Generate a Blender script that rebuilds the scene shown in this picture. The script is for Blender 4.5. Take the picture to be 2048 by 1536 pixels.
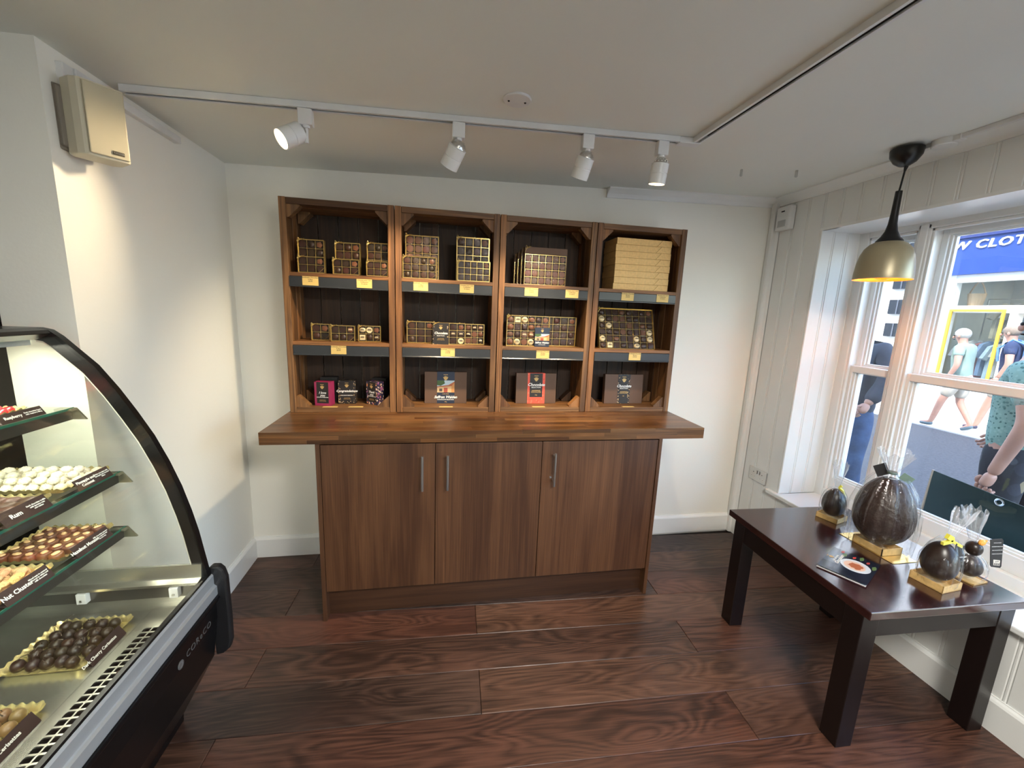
import bpy, math, random
from mathutils import Vector, Matrix, Euler
R = random.Random(7)
D = bpy.data; S = bpy.context.scene; COL = S.collection
PI = math.pi; rad = math.radians
for o in list(D.objects): D.objects.remove(o)

# ------------------------------------------------------------------ camera
F, YAW, PITCH, ROLL = 807.43, -0.1774, 0.1786, 0.0411
CX, CY, CZ = 0.5383, -1.7997, 1.4835
cy_, sy_, cp_, sp_ = math.cos(YAW), math.sin(YAW), math.cos(PITCH), math.sin(PITCH)
fwd = Vector((-sy_*cp_, cy_*cp_, -sp_)); rgt = Vector((cy_, sy_, 0)); upv = rgt.cross(fwd)
r2 = rgt*math.cos(ROLL)+upv*math.sin(ROLL); u2 = -rgt*math.sin(ROLL)+upv*math.cos(ROLL)
cam = D.cameras.new('camera'); cam_o = D.objects.new('camera', cam); COL.objects.link(cam_o)
m = Matrix((r2, u2, -fwd)).transposed().to_4x4(); m.translation = (CX, CY, CZ); cam_o.matrix_world = m
cam.sensor_fit = 'HORIZONTAL'; cam.sensor_width = 36.0; cam.lens = F/2048*36.0; cam.clip_start = 0.02; cam.clip_end = 300
S.camera = cam_o

# ------------------------------------------------------------------ world, sun, exposure
vs = S.view_settings; vs.view_transform = 'Standard'; vs.look = 'None'; vs.gamma = 1.0; vs.use_curve_mapping = False
vs.exposure = 1.35
W = D.worlds.new('world'); S.world = W; W.use_nodes = True
nt = W.node_tree; nt.nodes.clear()
wo = nt.nodes.new('ShaderNodeOutputWorld'); bg = nt.nodes.new('ShaderNodeBackground'); sky = nt.nodes.new('ShaderNodeTexSky')
sky.sky_type = 'NISHITA'; sky.sun_disc = False; sky.sun_elevation = rad(52); sky.sun_rotation = rad(250); sky.air_density = 1.0; sky.dust_density = 1.2
bg.inputs['Strength'].default_value = 0.75
nt.links.new(sky.outputs[0], bg.inputs['Color']); nt.links.new(bg.outputs[0], wo.inputs['Surface'])
def light(name, kind, loc, energy, color=(1, 1, 1), aim=None, **kw):
    l = D.lights.new(name, kind); l.energy = energy; l.color = color
    for k, v in kw.items(): setattr(l, k, v)
    o = D.objects.new(name, l); COL.objects.link(o); o.location = loc
    if aim is not None: o.rotation_euler = Vector(aim).to_track_quat('-Z', 'Y').to_euler()
    return o
light('sun', 'SUN', (0, 0, 12), 2.6, (1.0, .95, .87), aim=(.60, .18, -.80), angle=rad(.6))
FILL_LAMPS = [((1.35, -2.2), 34), ((.9, -3.5), 4)]
for (lx, ly), en in FILL_LAMPS:     # unseen fill lamps added under the ceiling behind the camera to brighten the room
    light('unseen_fill_light', 'AREA', (lx, ly, 2.147+.0272*(lx+.527)-.03), en, (1.0, .955, .87), aim=(0, 0, -1), shape='SQUARE', size=.55)

# ------------------------------------------------------------------ materials
MATS = {}
def nodes(name):
    mt = D.materials.new(name); mt.use_nodes = True; n = mt.node_tree; b = n.nodes['Principled BSDF']; MATS[name] = mt
    return mt, n, b
def rgba(c): return (c[0], c[1], c[2], 1)
def mat(name, col, rough=.5, metal=0., vary=.06, vs=6., bump=0., bs=60., objcol=False, coat=0., emit=None, es=1., spec=.5, trans=0., sheen=0.):
    mt, n, b = nodes(name); N = n.nodes; L = n.links
    tc = N.new('ShaderNodeTexCoord'); nz = N.new('ShaderNodeTexNoise'); nz.inputs['Scale'].default_value = vs; nz.inputs['Detail'].default_value = 4
    L.new(tc.outputs['Object'], nz.inputs['Vector'])
    mr = N.new('ShaderNodeMapRange'); mr.inputs['From Min'].default_value = .3; mr.inputs['From Max'].default_value = .7
    mr.inputs['To Min'].default_value = 1-vary; mr.inputs['To Max'].default_value = 1+vary; L.new(nz.outputs['Fac'], mr.inputs['Value'])
    sc = N.new('ShaderNodeVectorMath'); sc.operation = 'SCALE'; L.new(mr.outputs[0], sc.inputs['Scale'])
    if objcol:
        oi = N.new('ShaderNodeObjectInfo'); L.new(oi.outputs['Color'], sc.inputs[0])
    else: sc.inputs[0].default_value = col
    L.new(sc.outputs[0], b.inputs['Base Color'])
    b.inputs['Roughness'].default_value = rough; b.inputs['Metallic'].default_value = metal
    b.inputs['Coat Weight'].default_value = coat; b.inputs['Specular IOR Level'].default_value = spec; b.inputs['Coat Roughness'].default_value = .1
    if trans: b.inputs['Transmission Weight'].default_value = trans
    if sheen: b.inputs['Sheen Weight'].default_value = sheen
    if emit: b.inputs['Emission Color'].default_value = rgba(emit); b.inputs['Emission Strength'].default_value = es
    if bump:
        n2 = N.new('ShaderNodeTexNoise'); n2.inputs['Scale'].default_value = bs; n2.inputs['Detail'].default_value = 3
        L.new(tc.outputs['Object'], n2.inputs['Vector'])
        bp = N.new('ShaderNodeBump'); bp.inputs['Strength'].default_value = bump; bp.inputs['Distance'].default_value = .01
        L.new(n2.outputs['Fac'], bp.inputs['Height']); L.new(bp.outputs[0], b.inputs['Normal'])
    return mt
def wood(name, dark, light_, axis=0, contour=7., freq=(1.2, 9., 9.), rough=.45, tint=True, bump=.15, line=.55, coat=0., rr=.0, spec=.5, blotch=None):
    # contour lines of a stretched noise field give cathedral grain; fine streaks run along `axis`
    mt, n, b = nodes(name); N = n.nodes; L = n.links
    tc = N.new('ShaderNodeTexCoord'); oi = N.new('ShaderNodeObjectInfo')
    rnd = N.new('ShaderNodeMath'); rnd.operation = 'MULTIPLY'; rnd.inputs[1].default_value = 37.; L.new(oi.outputs['Random'], rnd.inputs[0])
    add = N.new('ShaderNodeVectorMath'); add.operation = 'ADD'; L.new(tc.outputs['Object'], add.inputs[0]); L.new(rnd.outputs[0], add.inputs[1])
    def mul(v):
        v = list(v)
        if axis == 1: v = [v[1], v[0], v[2]]
        if axis == 2: v = [v[2], v[1], v[0]]
        q = N.new('ShaderNodeVectorMath'); q.operation = 'MULTIPLY'; q.inputs[1].default_value = v; L.new(add.outputs[0], q.inputs[0]); return q
    a = mul(freq); n1 = N.new('ShaderNodeTexNoise'); n1.inputs['Scale'].default_value = 1.; n1.inputs['Detail'].default_value = 1.6; n1.inputs['Roughness'].default_value = .45; n1.inputs['Distortion'].default_value = .35
    L.new(a.outputs[0], n1.inputs['Vector'])
    k = N.new('ShaderNodeMath'); k.operation = 'MULTIPLY'; k.inputs[1].default_value = contour*2; L.new(n1.outputs['Fac'], k.inputs[0])
    pp = N.new('ShaderNodeMath'); pp.operation = 'PINGPONG'; pp.inputs[1].default_value = .5; L.new(k.outputs[0], pp.inputs[0])
    c2 = mul((freq[0]*5, freq[1]*22, freq[2]*22)); n2 = N.new('ShaderNodeTexNoise'); n2.inputs['Scale'].default_value = 1.; n2.inputs['Detail'].default_value = 3.; L.new(c2.outputs[0], n2.inputs['Vector'])
    c3 = mul((freq[0]*.7, freq[1]*.5, freq[2]*.5)); n3 = N.new('ShaderNodeTexNoise'); n3.inputs['Scale'].default_value = 1.; n3.inputs['Detail'].default_value = 2.; L.new(c3.outputs[0], n3.inputs['Vector'])
    m1 = N.new('ShaderNodeMath'); m1.operation = 'MULTIPLY_ADD'; m1.inputs[1].default_value = line*1.3; L.new(pp.outputs[0], m1.inputs[0])
    m0 = N.new('ShaderNodeMath'); m0.operation = 'MULTIPLY_ADD'; m0.inputs[1].default_value = .75; m0.inputs[2].default_value = -.35; L.new(n2.outputs['Fac'], m0.inputs[0])
    L.new(m0.outputs[0], m1.inputs[2])
    m2 = N.new('ShaderNodeMath'); m2.operation = 'MULTIPLY_ADD'; m2.inputs[1].default_value = .9; L.new(n3.outputs['Fac'], m2.inputs[0]); L.new(m1.outputs[0], m2.inputs[2])
    mr = N.new('ShaderNodeMapRange'); mr.inputs['From Min'].default_value = .25; mr.inputs['From Max'].default_value = 1.05; mr.interpolation_type = 'SMOOTHSTEP'; L.new(m2.outputs[0], mr.inputs['Value'])
    mx = N.new('ShaderNodeMix'); mx.data_type = 'RGBA'; mx.inputs[6].default_value = rgba(dark); mx.inputs[7].default_value = rgba(light_); L.new(mr.outputs[0], mx.inputs['Factor'])
    outc = mx.outputs[2]
    if blotch:
        nb = N.new('ShaderNodeTexNoise'); nb.inputs['Scale'].default_value = 2.6; nb.inputs['Detail'].default_value = 5.; L.new(add.outputs[0], nb.inputs['Vector'])
        rb = N.new('ShaderNodeMapRange'); rb.inputs['From Min'].default_value = .45; rb.inputs['From Max'].default_value = .75; rb.inputs['To Max'].default_value = .55; L.new(nb.outputs['Fac'], rb.inputs['Value'])
        mb = N.new('ShaderNodeMix'); mb.data_type = 'RGBA'; L.new(rb.outputs[0], mb.inputs['Factor']); L.new(outc, mb.inputs[6]); mb.inputs[7].default_value = rgba(blotch); outc = mb.outputs[2]
    if tint:
        mm = N.new('ShaderNodeMix'); mm.data_type = 'RGBA'; mm.blend_type = 'MULTIPLY'; mm.inputs['Factor'].default_value = 1.; L.new(outc, mm.inputs[6]); L.new(oi.outputs['Color'], mm.inputs[7]); outc = mm.outputs[2]
    L.new(outc, b.inputs['Base Color'])
    b.inputs['Coat Weight'].default_value = coat; b.inputs['Coat Roughness'].default_value = .15; b.inputs['Specular IOR Level'].default_value = spec
    rg = N.new('ShaderNodeMapRange'); rg.inputs['To Min'].default_value = rough+rr; rg.inputs['To Max'].default_value = rough-rr; L.new(n2.outputs['Fac'], rg.inputs['Value']); L.new(rg.outputs[0], b.inputs['Roughness'])
    bp = N.new('ShaderNodeBump'); bp.inputs['Strength'].default_value = bump; bp.inputs['Distance'].default_value = .002; L.new(m1.outputs[0], bp.inputs['Height']); L.new(bp.outputs[0], b.inputs['Normal'])
    return mt
def glassy(name, tint=(1, 1, 1), refl=1., rough=.0, milk=0., ior=1.5, bump=0., bs=30.):
    # thin pane: transparent body with a Fresnel reflection, plus a share of diffuse haze for film and dusty glass
    mt = D.materials.new(name); mt.use_nodes = True; n = mt.node_tree; n.nodes.clear(); N = n.nodes; L = n.links; MATS[name] = mt
    o = N.new('ShaderNodeOutputMaterial'); t = N.new('ShaderNodeBsdfTransparent'); t.inputs[0].default_value = rgba(tint)
    g = N.new('ShaderNodeBsdfGlossy'); g.inputs['Roughness'].default_value = rough
    ge = N.new('ShaderNodeNewGeometry'); fr = N.new('ShaderNodeVectorMath'); fr.operation = 'DOT_PRODUCT'; L.new(ge.outputs['Normal'], fr.inputs[0]); L.new(ge.outputs['Incoming'], fr.inputs[1])
    ab = N.new('ShaderNodeMath'); ab.operation = 'ABSOLUTE'; L.new(fr.outputs['Value'], ab.inputs[0])
    om = N.new('ShaderNodeMath'); om.operation = 'SUBTRACT'; om.inputs[0].default_value = 1.; L.new(ab.outputs[0], om.inputs[1])
    pw = N.new('ShaderNodeMath'); pw.operation = 'POWER'; pw.inputs[1].default_value = 5.; L.new(om.outputs[0], pw.inputs[0])
    sk = N.new('ShaderNodeMath'); sk.operation = 'MULTIPLY_ADD'; sk.inputs[1].default_value = .96; sk.inputs[2].default_value = .04; L.new(pw.outputs[0], sk.inputs[0])
    mu = N.new('ShaderNodeMath'); mu.operation = 'MULTIPLY'; mu.inputs[1].default_value = refl; mu.use_clamp = True; L.new(sk.outputs[0], mu.inputs[0])
    mx = N.new('ShaderNodeMixShader'); L.new(mu.outputs[0], mx.inputs[0]); L.new(t.outputs[0], mx.inputs[1]); L.new(g.outputs[0], mx.inputs[2])
    last = mx
    if milk:
        d = N.new('ShaderNodeBsdfDiffuse'); d.inputs[0].default_value = (.9, .93, .95, 1); m2 = N.new('ShaderNodeMixShader'); m2.inputs[0].default_value = milk
        L.new(mx.outputs[0], m2.inputs[1]); L.new(d.outputs[0], m2.inputs[2]); last = m2
    if bump:
        tc = N.new('ShaderNodeTexCoord'); nz = N.new('ShaderNodeTexNoise'); nz.inputs['Scale'].default_value = bs; nz.inputs['Detail'].default_value = 4; L.new(tc.outputs['Object'], nz.inputs['Vector'])
        bp = N.new('ShaderNodeBump'); bp.inputs['Strength'].default_value = bump; bp.inputs['Distance'].default_value = .02; L.new(nz.outputs['Fac'], bp.inputs['Height'])
        L.new(bp.outputs[0], g.inputs['Normal']); L.new(bp.outputs[0], fr.inputs[0])
    L.new(last.outputs[0], o.inputs['Surface'])
    return mt
def spots(name, base, cols, scale=30., rough=.6, thr=.45):
    # print of blobs in several colours over a base (leaf prints, florals, foil patterns)
    mt, n, b = nodes(name); N = n.nodes; L = n.links
    tc = N.new('ShaderNodeTexCoord'); v = N.new('ShaderNodeTexVoronoi'); v.inputs['Scale'].default_value = scale
    L.new(tc.outputs['Object'], v.inputs['Vector'])
    cr = N.new('ShaderNodeValToRGB'); cr.color_ramp.interpolation = 'CONSTANT'
    sp = N.new('ShaderNodeSeparateColor'); L.new(v.outputs['Color'], sp.inputs[0]); L.new(sp.outputs[0], cr.inputs[0])
    e = cr.color_ramp.elements; e[0].position = 0; e[0].color = rgba(cols[0]); e[1].position = 1/len(cols); e[1].color = rgba(cols[1 % len(cols)])
    for i in range(2, len(cols)): q = e.new(i/len(cols)); q.color = rgba(cols[i])
    lt = N.new('ShaderNodeMath'); lt.operation = 'LESS_THAN'; lt.inputs[1].default_value = thr; L.new(v.outputs['Distance'], lt.inputs[0])
    mx = N.new('ShaderNodeMix'); mx.data_type = 'RGBA'; L.new(lt.outputs[0], mx.inputs['Factor']); mx.inputs[6].default_value = rgba(base); L.new(cr.outputs[0], mx.inputs[7])
    L.new(mx.outputs[2], b.inputs['Base Color']); b.inputs['Roughness'].default_value = rough
    return mt

WHITE = mat('white wall paint', (.85, .84, .775), .75, vary=.015, vs=2, bump=.04, bs=90)
CEIL = mat('ceiling paint', (.75, .765, .715), .8, vary=.02, vs=1.5, bump=.05, bs=14)
GLOSSW = mat('white gloss woodwork', (.80, .81, .80), .32, vary=.01)
PANEL = mat('white satin panelling', (.76, .77, .755), .42, vary=.02)
FLOORW = wood('oiled oak floor', (.020, .0105, .008), (.110, .060, .043), 0, contour=9, freq=(1.3, 7., 7.), rough=.36, rr=.08, bump=.22, line=.44, blotch=(.085, .040, .030))
WALNUT = wood('walnut cabinet board', (.050, .019, .008), (.150, .068, .030), 2, contour=2.5, freq=(.7, 14., 14.), rough=.45, bump=.05, line=.25)
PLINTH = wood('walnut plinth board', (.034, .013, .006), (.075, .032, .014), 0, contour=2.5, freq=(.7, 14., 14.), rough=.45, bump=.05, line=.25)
STAVE = wood('walnut worktop stave', (.065, .028, .011), (.22, .115, .048), 0, contour=2.2, freq=(1., 20., 20.), rough=.3, rr=.05, bump=.05, line=.3)
CRATE = wood('stained crate pine', (.066, .027, .009), (.30, .145, .052), 2, contour=3.5, freq=(.8, 12., 12.), rough=.55, bump=.2, line=.4)
CRATEX = wood('stained crate pine sideways', (.066, .027, .009), (.30, .145, .052), 0, contour=3.5, freq=(.8, 12., 12.), rough=.5, bump=.2, line=.4)
CRATED = wood('darker crate backing', (.014, .007, .004), (.058, .028, .013), 2, contour=3.5, freq=(.8, 12., 12.), rough=.65, bump=.2, line=.4)  # crate pine grain in a much darker tone, for the back boards
TABLEW = wood('dark mahogany varnish', (.010, .0025, .003), (.055, .011, .012), 1, contour=3., freq=(1., 12., 12.), rough=.16, bump=.03, line=.3, coat=.9, spec=.5)
TABLEL = mat('dark table leg stain', (.006, .003, .003), .35, vary=.1)
RAIL = mat('slate price rail plastic', (.030, .034, .040), .22)
LABEL = mat('gold price card', (.66, .47, .16), .5, vary=.04)
INK = mat('dark ink', (.03, .025, .02), .6)
INKW = mat('white ink', (.85, .85, .82), .6)
INKG = mat('gold ink', (.55, .36, .14), .4, metal=.3)
STEEL = mat('brushed steel', (.62, .62, .60), .28, 1., vary=.04)
CHROME = mat('chrome', (.8, .8, .8), .12, 1.)
DECK = mat('stainless deck', (.62, .615, .56), .26, .92, vary=.05, vs=9)
ALU = mat('anodised aluminium trim', (.50, .54, .57), .38, .6, vary=.02)
BLACK = mat('black plastic', (.004, .004, .0045), .28)
BLACKR = mat('black textured plastic', (.008, .008, .009), .5, bump=.1, bs=300)
GLASS = glassy('window glass', (.96, .98, .98), .9)
CGLASS = glassy('case glass', (.975, .99, .975), .9)
SGLASS = glassy('shelf glass', (.94, .975, .955), .9)
GEDGE = mat('green glass edge', (.05, .22, .15), .15, trans=.3)
FILM = glassy('box window film', (.97, .97, .97), .24, .07, 0, bump=.6, bs=22)
CELLOT = glassy('gathered cellophane', (.95, .96, .98), 1.6, .08, .16, bump=.6, bs=40)
CELLO = glassy('cellophane', (.98, .985, .99), 1.0, .03, .006, bump=.35, bs=26)
GOLD = mat('gold foil card', (.78, .56, .20), .22, .85, vary=.05)
GOLDC = mat('gold carton', (.70, .46, .18), .45, .1, vary=.10, vs=90)
TRAYG = mat('gold board tray', (.86, .73, .36), .25, .75, vary=.05)
CHOC = mat('chocolate', (1, 1, 1), .38, vary=.08, vs=60, objcol=True)
ROUGHC = mat('dusted chocolate', (1, 1, 1), .8, vary=.22, vs=220, objcol=True, bump=.6, bs=260)
BROWNB = mat('brown box card', (.105, .055, .032), .6)
TAUPEB = mat('dark box lid card', (.045, .026, .020), .55)
NAVY = mat('navy card', (.012, .022, .05), .5)
BLKC = mat('black card', (.014, .012, .012), .5)
CARDB = mat('brown case card', (.045, .026, .024), .5)
PLASW = mat('white lamp plastic', (.72, .73, .73), .3)
CREAMP = mat('cream speaker plastic', (.58, .54, .42), .5, vary=.03)
GRILLE = mat('cream speaker grille', (.45, .41, .29), .45, vary=.05)
GLOW = mat('lit lamp glass', (1, .8, .5), .5, emit=(1, .72, .36), es=5)
FILAM = mat('glowing filament', (1, .6, .2), .5, emit=(1, .55, .18), es=60)
SHADEO = mat('champagne lamp enamel', (.36, .31, .20), .35, .35, vary=.03)
SHADEI = mat('copper lamp lining', (.9, .42, .10), .35, .6)
RED = mat('red foil', (.55, .02, .02), .25, .4, vary=.3, vs=80)
PINK = mat('magenta card', (.30, .02, .08), .45)
CORAL = spots('coral print card', (.75, .09, .05), [(.85, .16, .09), (.62, .05, .03)], 60, .5, .3)
FLORAL = spots('floral print card', (.03, .025, .06), [(.9, .35, .10), (.85, .65, .45), (.45, .15, .3), (.12, .08, .2)], 95, .5, .42)
ZEBRA = spots('gilt sprig card', (.016, .011, .011), [(.55, .38, .18), (.03, .02, .02), (.45, .32, .2)], 120, .5, .35)
SKIN = mat('skin', (.42, .23, .17), .5, vary=.05, vs=14)
ASPH = mat('asphalt', (.072, .070, .076), .85, vary=.25, vs=40, bump=.3, bs=120)
PAVE = mat('pale paving', (.60, .57, .52), .8, vary=.05)
RENDW = mat('pale render', (.80, .78, .74), .8, vary=.04)
DARKIN = mat('dark interior', (.015, .013, .012), .8)
YELRIB = mat('yellow ribbon', (.75, .68, .08), .4)

# ------------------------------------------------------------------ mesh building
class MB:
    def __init__(s): s.v = []; s.f = []; s.m = []; s.ms = []
    def _m(s, mt):
        if mt is None: return 0
        if mt not in s.ms: s.ms.append(mt)
        return s.ms.index(mt)
    def add(s, vs_, fs, mt=None):
        b = len(s.v); s.v += [tuple(p) for p in vs_]; k = s._m(mt)
        for f in fs: s.f.append([b+i for i in f]); s.m.append(k)
    def box(s, x0, x1, y0, y1, z0, z1, mt=None, M=None):
        p = [Vector(q) for q in ((x0, y0, z0), (x1, y0, z0), (x1, y1, z0), (x0, y1, z0), (x0, y0, z1), (x1, y0, z1), (x1, y1, z1), (x0, y1, z1))]
        if M: p = [M @ q for q in p]
        s.add(p, [(0, 3, 2, 1), (4, 5, 6, 7), (0, 1, 5, 4), (1, 2, 6, 5), (2, 3, 7, 6), (3, 0, 4, 7)], mt); return s
    def plank(s, l, w, h, c=.0015):      # board with chamfered upper edges, base at z=-h, top at z=0
        a, b = l/2, w/2
        p = [(-a, -b, -h), (a, -b, -h), (a, b, -h), (-a, b, -h), (-a, -b, -c), (a, -b, -c), (a, b, -c), (-a, b, -c), (-a+c, -b+c, 0), (a-c, -b+c, 0), (a-c, b-c, 0), (-a+c, b-c, 0)]
        s.add(p, [(0, 3, 2, 1), (0, 1, 5, 4), (1, 2, 6, 5), (2, 3, 7, 6), (3, 0, 4, 7), (4, 5, 9, 8), (5, 6, 10, 9), (6, 7, 11, 10), (7, 4, 8, 11), (8, 9, 10, 11)]); return s
    def prism(s, poly, a0, a1, axis=1, mt=None, M=None):   # poly in the other two axes, extruded along axis
        def P(u, v, a): return {0: (a, u, v), 1: (u, a, v), 2: (u, v, a)}[axis]
        n = len(poly); p = [Vector(P(u, v, a0)) for u, v in poly]+[Vector(P(u, v, a1)) for u, v in poly]
        if M: p = [M @ q for q in p]
        s.add(p, [tuple(range(n))[::-1], tuple(range(n, 2*n))]+[(i, (i+1) % n, n+(i+1) % n, n+i) for i in range(n)], mt); return s
    def tube(s, pts, r, n=8, mt=None, caps=True):
        pts = [Vector(p) for p in pts]; rs = r if isinstance(r, (list, tuple)) else [r]*len(pts)
        ring = []; up = Vector((0, 0, 1))
        for i, p in enumerate(pts):
            d = (pts[min(i+1, len(pts)-1)]-pts[max(i-1, 0)]).normalized()
            x = d.cross(up if abs(d.z) < .95 else Vector((1, 0, 0))).normalized(); y = d.cross(x)
            ring.append([p+(x*math.cos(2*PI*k/n)+y*math.sin(2*PI*k/n))*rs[i] for k in range(n)])
        vv = [q for r_ in ring for q in r_]; ff = []
        for i in range(len(pts)-1):
            for k in range(n): ff.append((i*n+k, i*n+(k+1) % n, (i+1)*n+(k+1) % n, (i+1)*n+k))
        if caps: ff += [tuple(range(n))[::-1], tuple((len(pts)-1)*n+k for k in range(n))]
        s.add(vv, ff, mt); return s
    def lathe(s, prof, n=24, M=None, mt=None, fr=None, capb=True, capt=True):   # prof: (r, z)
        vv = []; ff = []
        for i, (r, z) in enumerate(prof):
            for k in range(n):
                a = 2*PI*k/n; q = fr(a, i, r, z) if fr else (r, z)
                p = Vector((q[0]*math.cos(a), q[0]*math.sin(a), q[1])); vv.append(M @ p if M else p)
        for i in range(len(prof)-1):
            for k in range(n): ff.append((i*n+k, i*n+(k+1) % n, (i+1)*n+(k+1) % n, (i+1)*n+k))
        if capb: ff.append(tuple(range(n))[::-1])
        if capt: ff.append(tuple((len(prof)-1)*n+k for k in range(n)))
        s.add(vv, ff, mt); return s
    def ball(s, c, r, n=12, m_=8, M=None, mt=None, jit=0):
        r = r if isinstance(r, (tuple, list)) else (r, r, r); vv = [(c[0], c[1], c[2]-r[2])]; ff = []
        for i in range(1, m_):
            t = PI*i/m_
            for k in range(n):
                a = 2*PI*k/n; j = 1+R.uniform(-jit, jit)
                vv.append((c[0]+r[0]*math.sin(t)*math.cos(a)*j, c[1]+r[1]*math.sin(t)*math.sin(a)*j, c[2]-r[2]*math.cos(t)*j))
        vv.append((c[0], c[1], c[2]+r[2])); e = len(vv)-1
        for k in range(n): ff.append((0, 1+(k+1) % n, 1+k)); ff.append((e, e-n+k, e-n+(k+1) % n))
        for i in range(m_-2):
            for k in range(n): ff.append((1+i*n+k, 1+i*n+(k+1) % n, 1+(i+1)*n+(k+1) % n, 1+(i+1)*n+k))
        if M: vv = [M @ Vector(q) for q in vv]
        s.add(vv, ff, mt); return s
    def mesh(s, name, mt=None, smooth=False):
        me = D.meshes.new(name); me.from_pydata(s.v, [], s.f); 
        if s.ms:
            for q in s.ms: me.materials.append(q)
            me.polygons.foreach_set('material_index', s.m)
        elif mt: me.materials.append(mt)
        if smooth:
            me.polygons.foreach_set('use_smooth', [True]*len(me.polygons))
            try: me.set_sharp_from_angle(angle=rad(smooth if smooth is not True else 40))
            except Exception: pass
        me.update(); return me
def obj(name, mb, mt=None, parent=None, loc=None, rot=None, smooth=False, bevel=0, color=None):
    me = mb if isinstance(mb, bpy.types.Mesh) else mb.mesh(name, mt, smooth)
    o = D.objects.new(name, me); COL.objects.link(o)
    if parent: o.parent = parent
    if loc is not None: o.location = loc
    if rot is not None: o.rotation_euler = rot
    if color: o.color = rgba(color)
    if bevel:
        b = o.modifiers.new('bevel', 'BEVEL'); b.width = bevel; b.segments = 2; b.limit_method = 'ANGLE'; b.angle_limit = rad(40)
    return o
def tag(o, label=None, cat=None, group=None, kind=None):
    if label: o['label'] = label
    if cat: o['category'] = cat
    if group: o['group'] = group
    if kind: o['kind'] = kind
    return o
def thing(name, label, cat, loc=(0, 0, 0), rz=0, group=None, rot=None):
    o = D.objects.new(name, None); COL.objects.link(o); o.location = loc; o.rotation_euler = rot if rot else (0, 0, rz); o.empty_display_size = .05
    return tag(o, label, cat, group)
def struct(name, mb, mt=None, parent=None, **k):
    o = obj(name, mb, mt, parent, **k)
    if parent is None: o['kind'] = 'structure'
    return o
def text(name, body, size, mt, parent=None, M=Matrix(), align='CENTER', ext=.0002, shear=0., bold=0., spacing=1., sx=1.):
    c = D.curves.new('t', 'FONT'); c.body = body; c.size = size; c.align_x = align; c.align_y = 'CENTER'; c.extrude = ext; c.shear = shear; c.offset = bold; c.space_character = spacing; c.resolution_u = 2
    t = D.objects.new('t', c); COL.objects.link(t); dg = bpy.context.evaluated_depsgraph_get(); me = D.meshes.new_from_object(t.evaluated_get(dg)); D.objects.remove(t); D.curves.remove(c)
    me.transform(Matrix.Diagonal((sx, 1, 1, 1))); me.name = name; me.materials.clear(); me.materials.append(mt); me.transform(M)
    return obj(name, me, None, parent)
FRONT = Matrix.Rotation(PI/2, 4, 'X')            # text plane facing -Y
def at(x, y, z): return Matrix.Translation((x, y, z))
def ceil_z(x): return 2.147+.0272*(x+.527)

# ------------------------------------------------------------------ structure: floor
XL, XR, YB = -.527, 2.6, .578
fl = struct('floor', MB().box(-2.6, 2.95, -4.3, .75, -.12, -.0165), DARKIN)
TINTS = [(1.0, .90, .84), (.62, .68, .72), (1.2, 1.02, .92), (1.1, .86, .78), (.80, .80, .80), (1.25, 1.15, 1.02), (.95, .78, .70)]
ang = -.039; ca, sa = math.cos(ang), math.sin(ang)
pm = {}
def floor_plank(u0, u1, v0, tint):
    l = u1-u0-.0016; w = .19-.0014; key = round(l, 3)
    if key not in pm: pm[key] = MB().plank(l, w, .016).mesh('plank', FLOORW)
    u, v = (u0+u1)/2, v0+.095
    obj('plank', pm[key], None, fl, (u*ca-v*sa, u*sa+v*ca, 0), (0, 0, ang), color=tint)
rowt = {0: [2, 3, 3, 5], 1: [3, 3, 0, 4], 2: [1, 4, 0, 5], 3: [4, 1, 2, 3], -1: [3, 0, 2, 0], -2: [6, 3, 4, 5], -3: [0, 3, 5, 3]}
for k in range(-20, 4):
    v0 = -.137-.0+.19*(k)     # row k spans v0..v0+.19
    off = .72 if k % 2 == 0 else -.19
    n = 0
    for j in range(-3, 3):
        u0 = off+1.9*j-.0; u1 = u0+1.9
        a, b = max(u0, -2.5), min(u1, 2.75)
        if b-a < .05: continue
        floor_plank(a, b, v0, TINTS[(k*5+j*3+R.randrange(2)) % 7] if k < -4 or k > 3 else TINTS[rowt.get(k, [0, 1, 2, 3])[(j+3) % 4]])
# ------------------------------------------------------------------ walls
b = MB(); b.box(-2.7, 2.95, YB, YB+.2, -.1, 2.5); struct('wall_back', b, WHITE)
b = MB(); b.box(-.712, XL, -.389, YB+.02, -.1, 2.4); struct('wall_left', b, WHITE)
DKWALL = mat('rear wall darkness', (.035, .026, .022), .6, vary=.2)  # dark colour stands in for the unlit space beyond the column
b = MB(); b.box(-2.7, -.712, -.30, -.20, -.1, 2.4); struct('wall_left_recess', b, DKWALL)
b = MB(); b.box(-2.8, -2.6, -4.4, -.2, -.1, 2.4); struct('wall_far_left', b, WHITE)
b = MB(); b.box(-2.8, 3.0, -4.5, -4.2, -.1, 2.5); struct('wall_front', b, WHITE)
b = MB(); zl, zr = ceil_z(-2.8), ceil_z(3.0)
b.add([(-2.8, -4.5, zl), (3.0, -4.5, zr), (3.0, .8, zr), (-2.8, .8, zl), (-2.8, -4.5, 2.5), (3.0, -4.5, 2.5), (3.0, .8, 2.5), (-2.8, .8, 2.5)], [(0, 3, 2, 1), (4, 5, 6, 7), (0, 1, 5, 4), (1, 2, 6, 5), (2, 3, 7, 6), (3, 0, 4, 7)])
struct('ceiling', b, CEIL)
WY0, WY1, WZ0, WZ1 = .218, -3.94, .44, 1.988      # window opening in the right wall, lengthened out of view for more daylight
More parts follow.
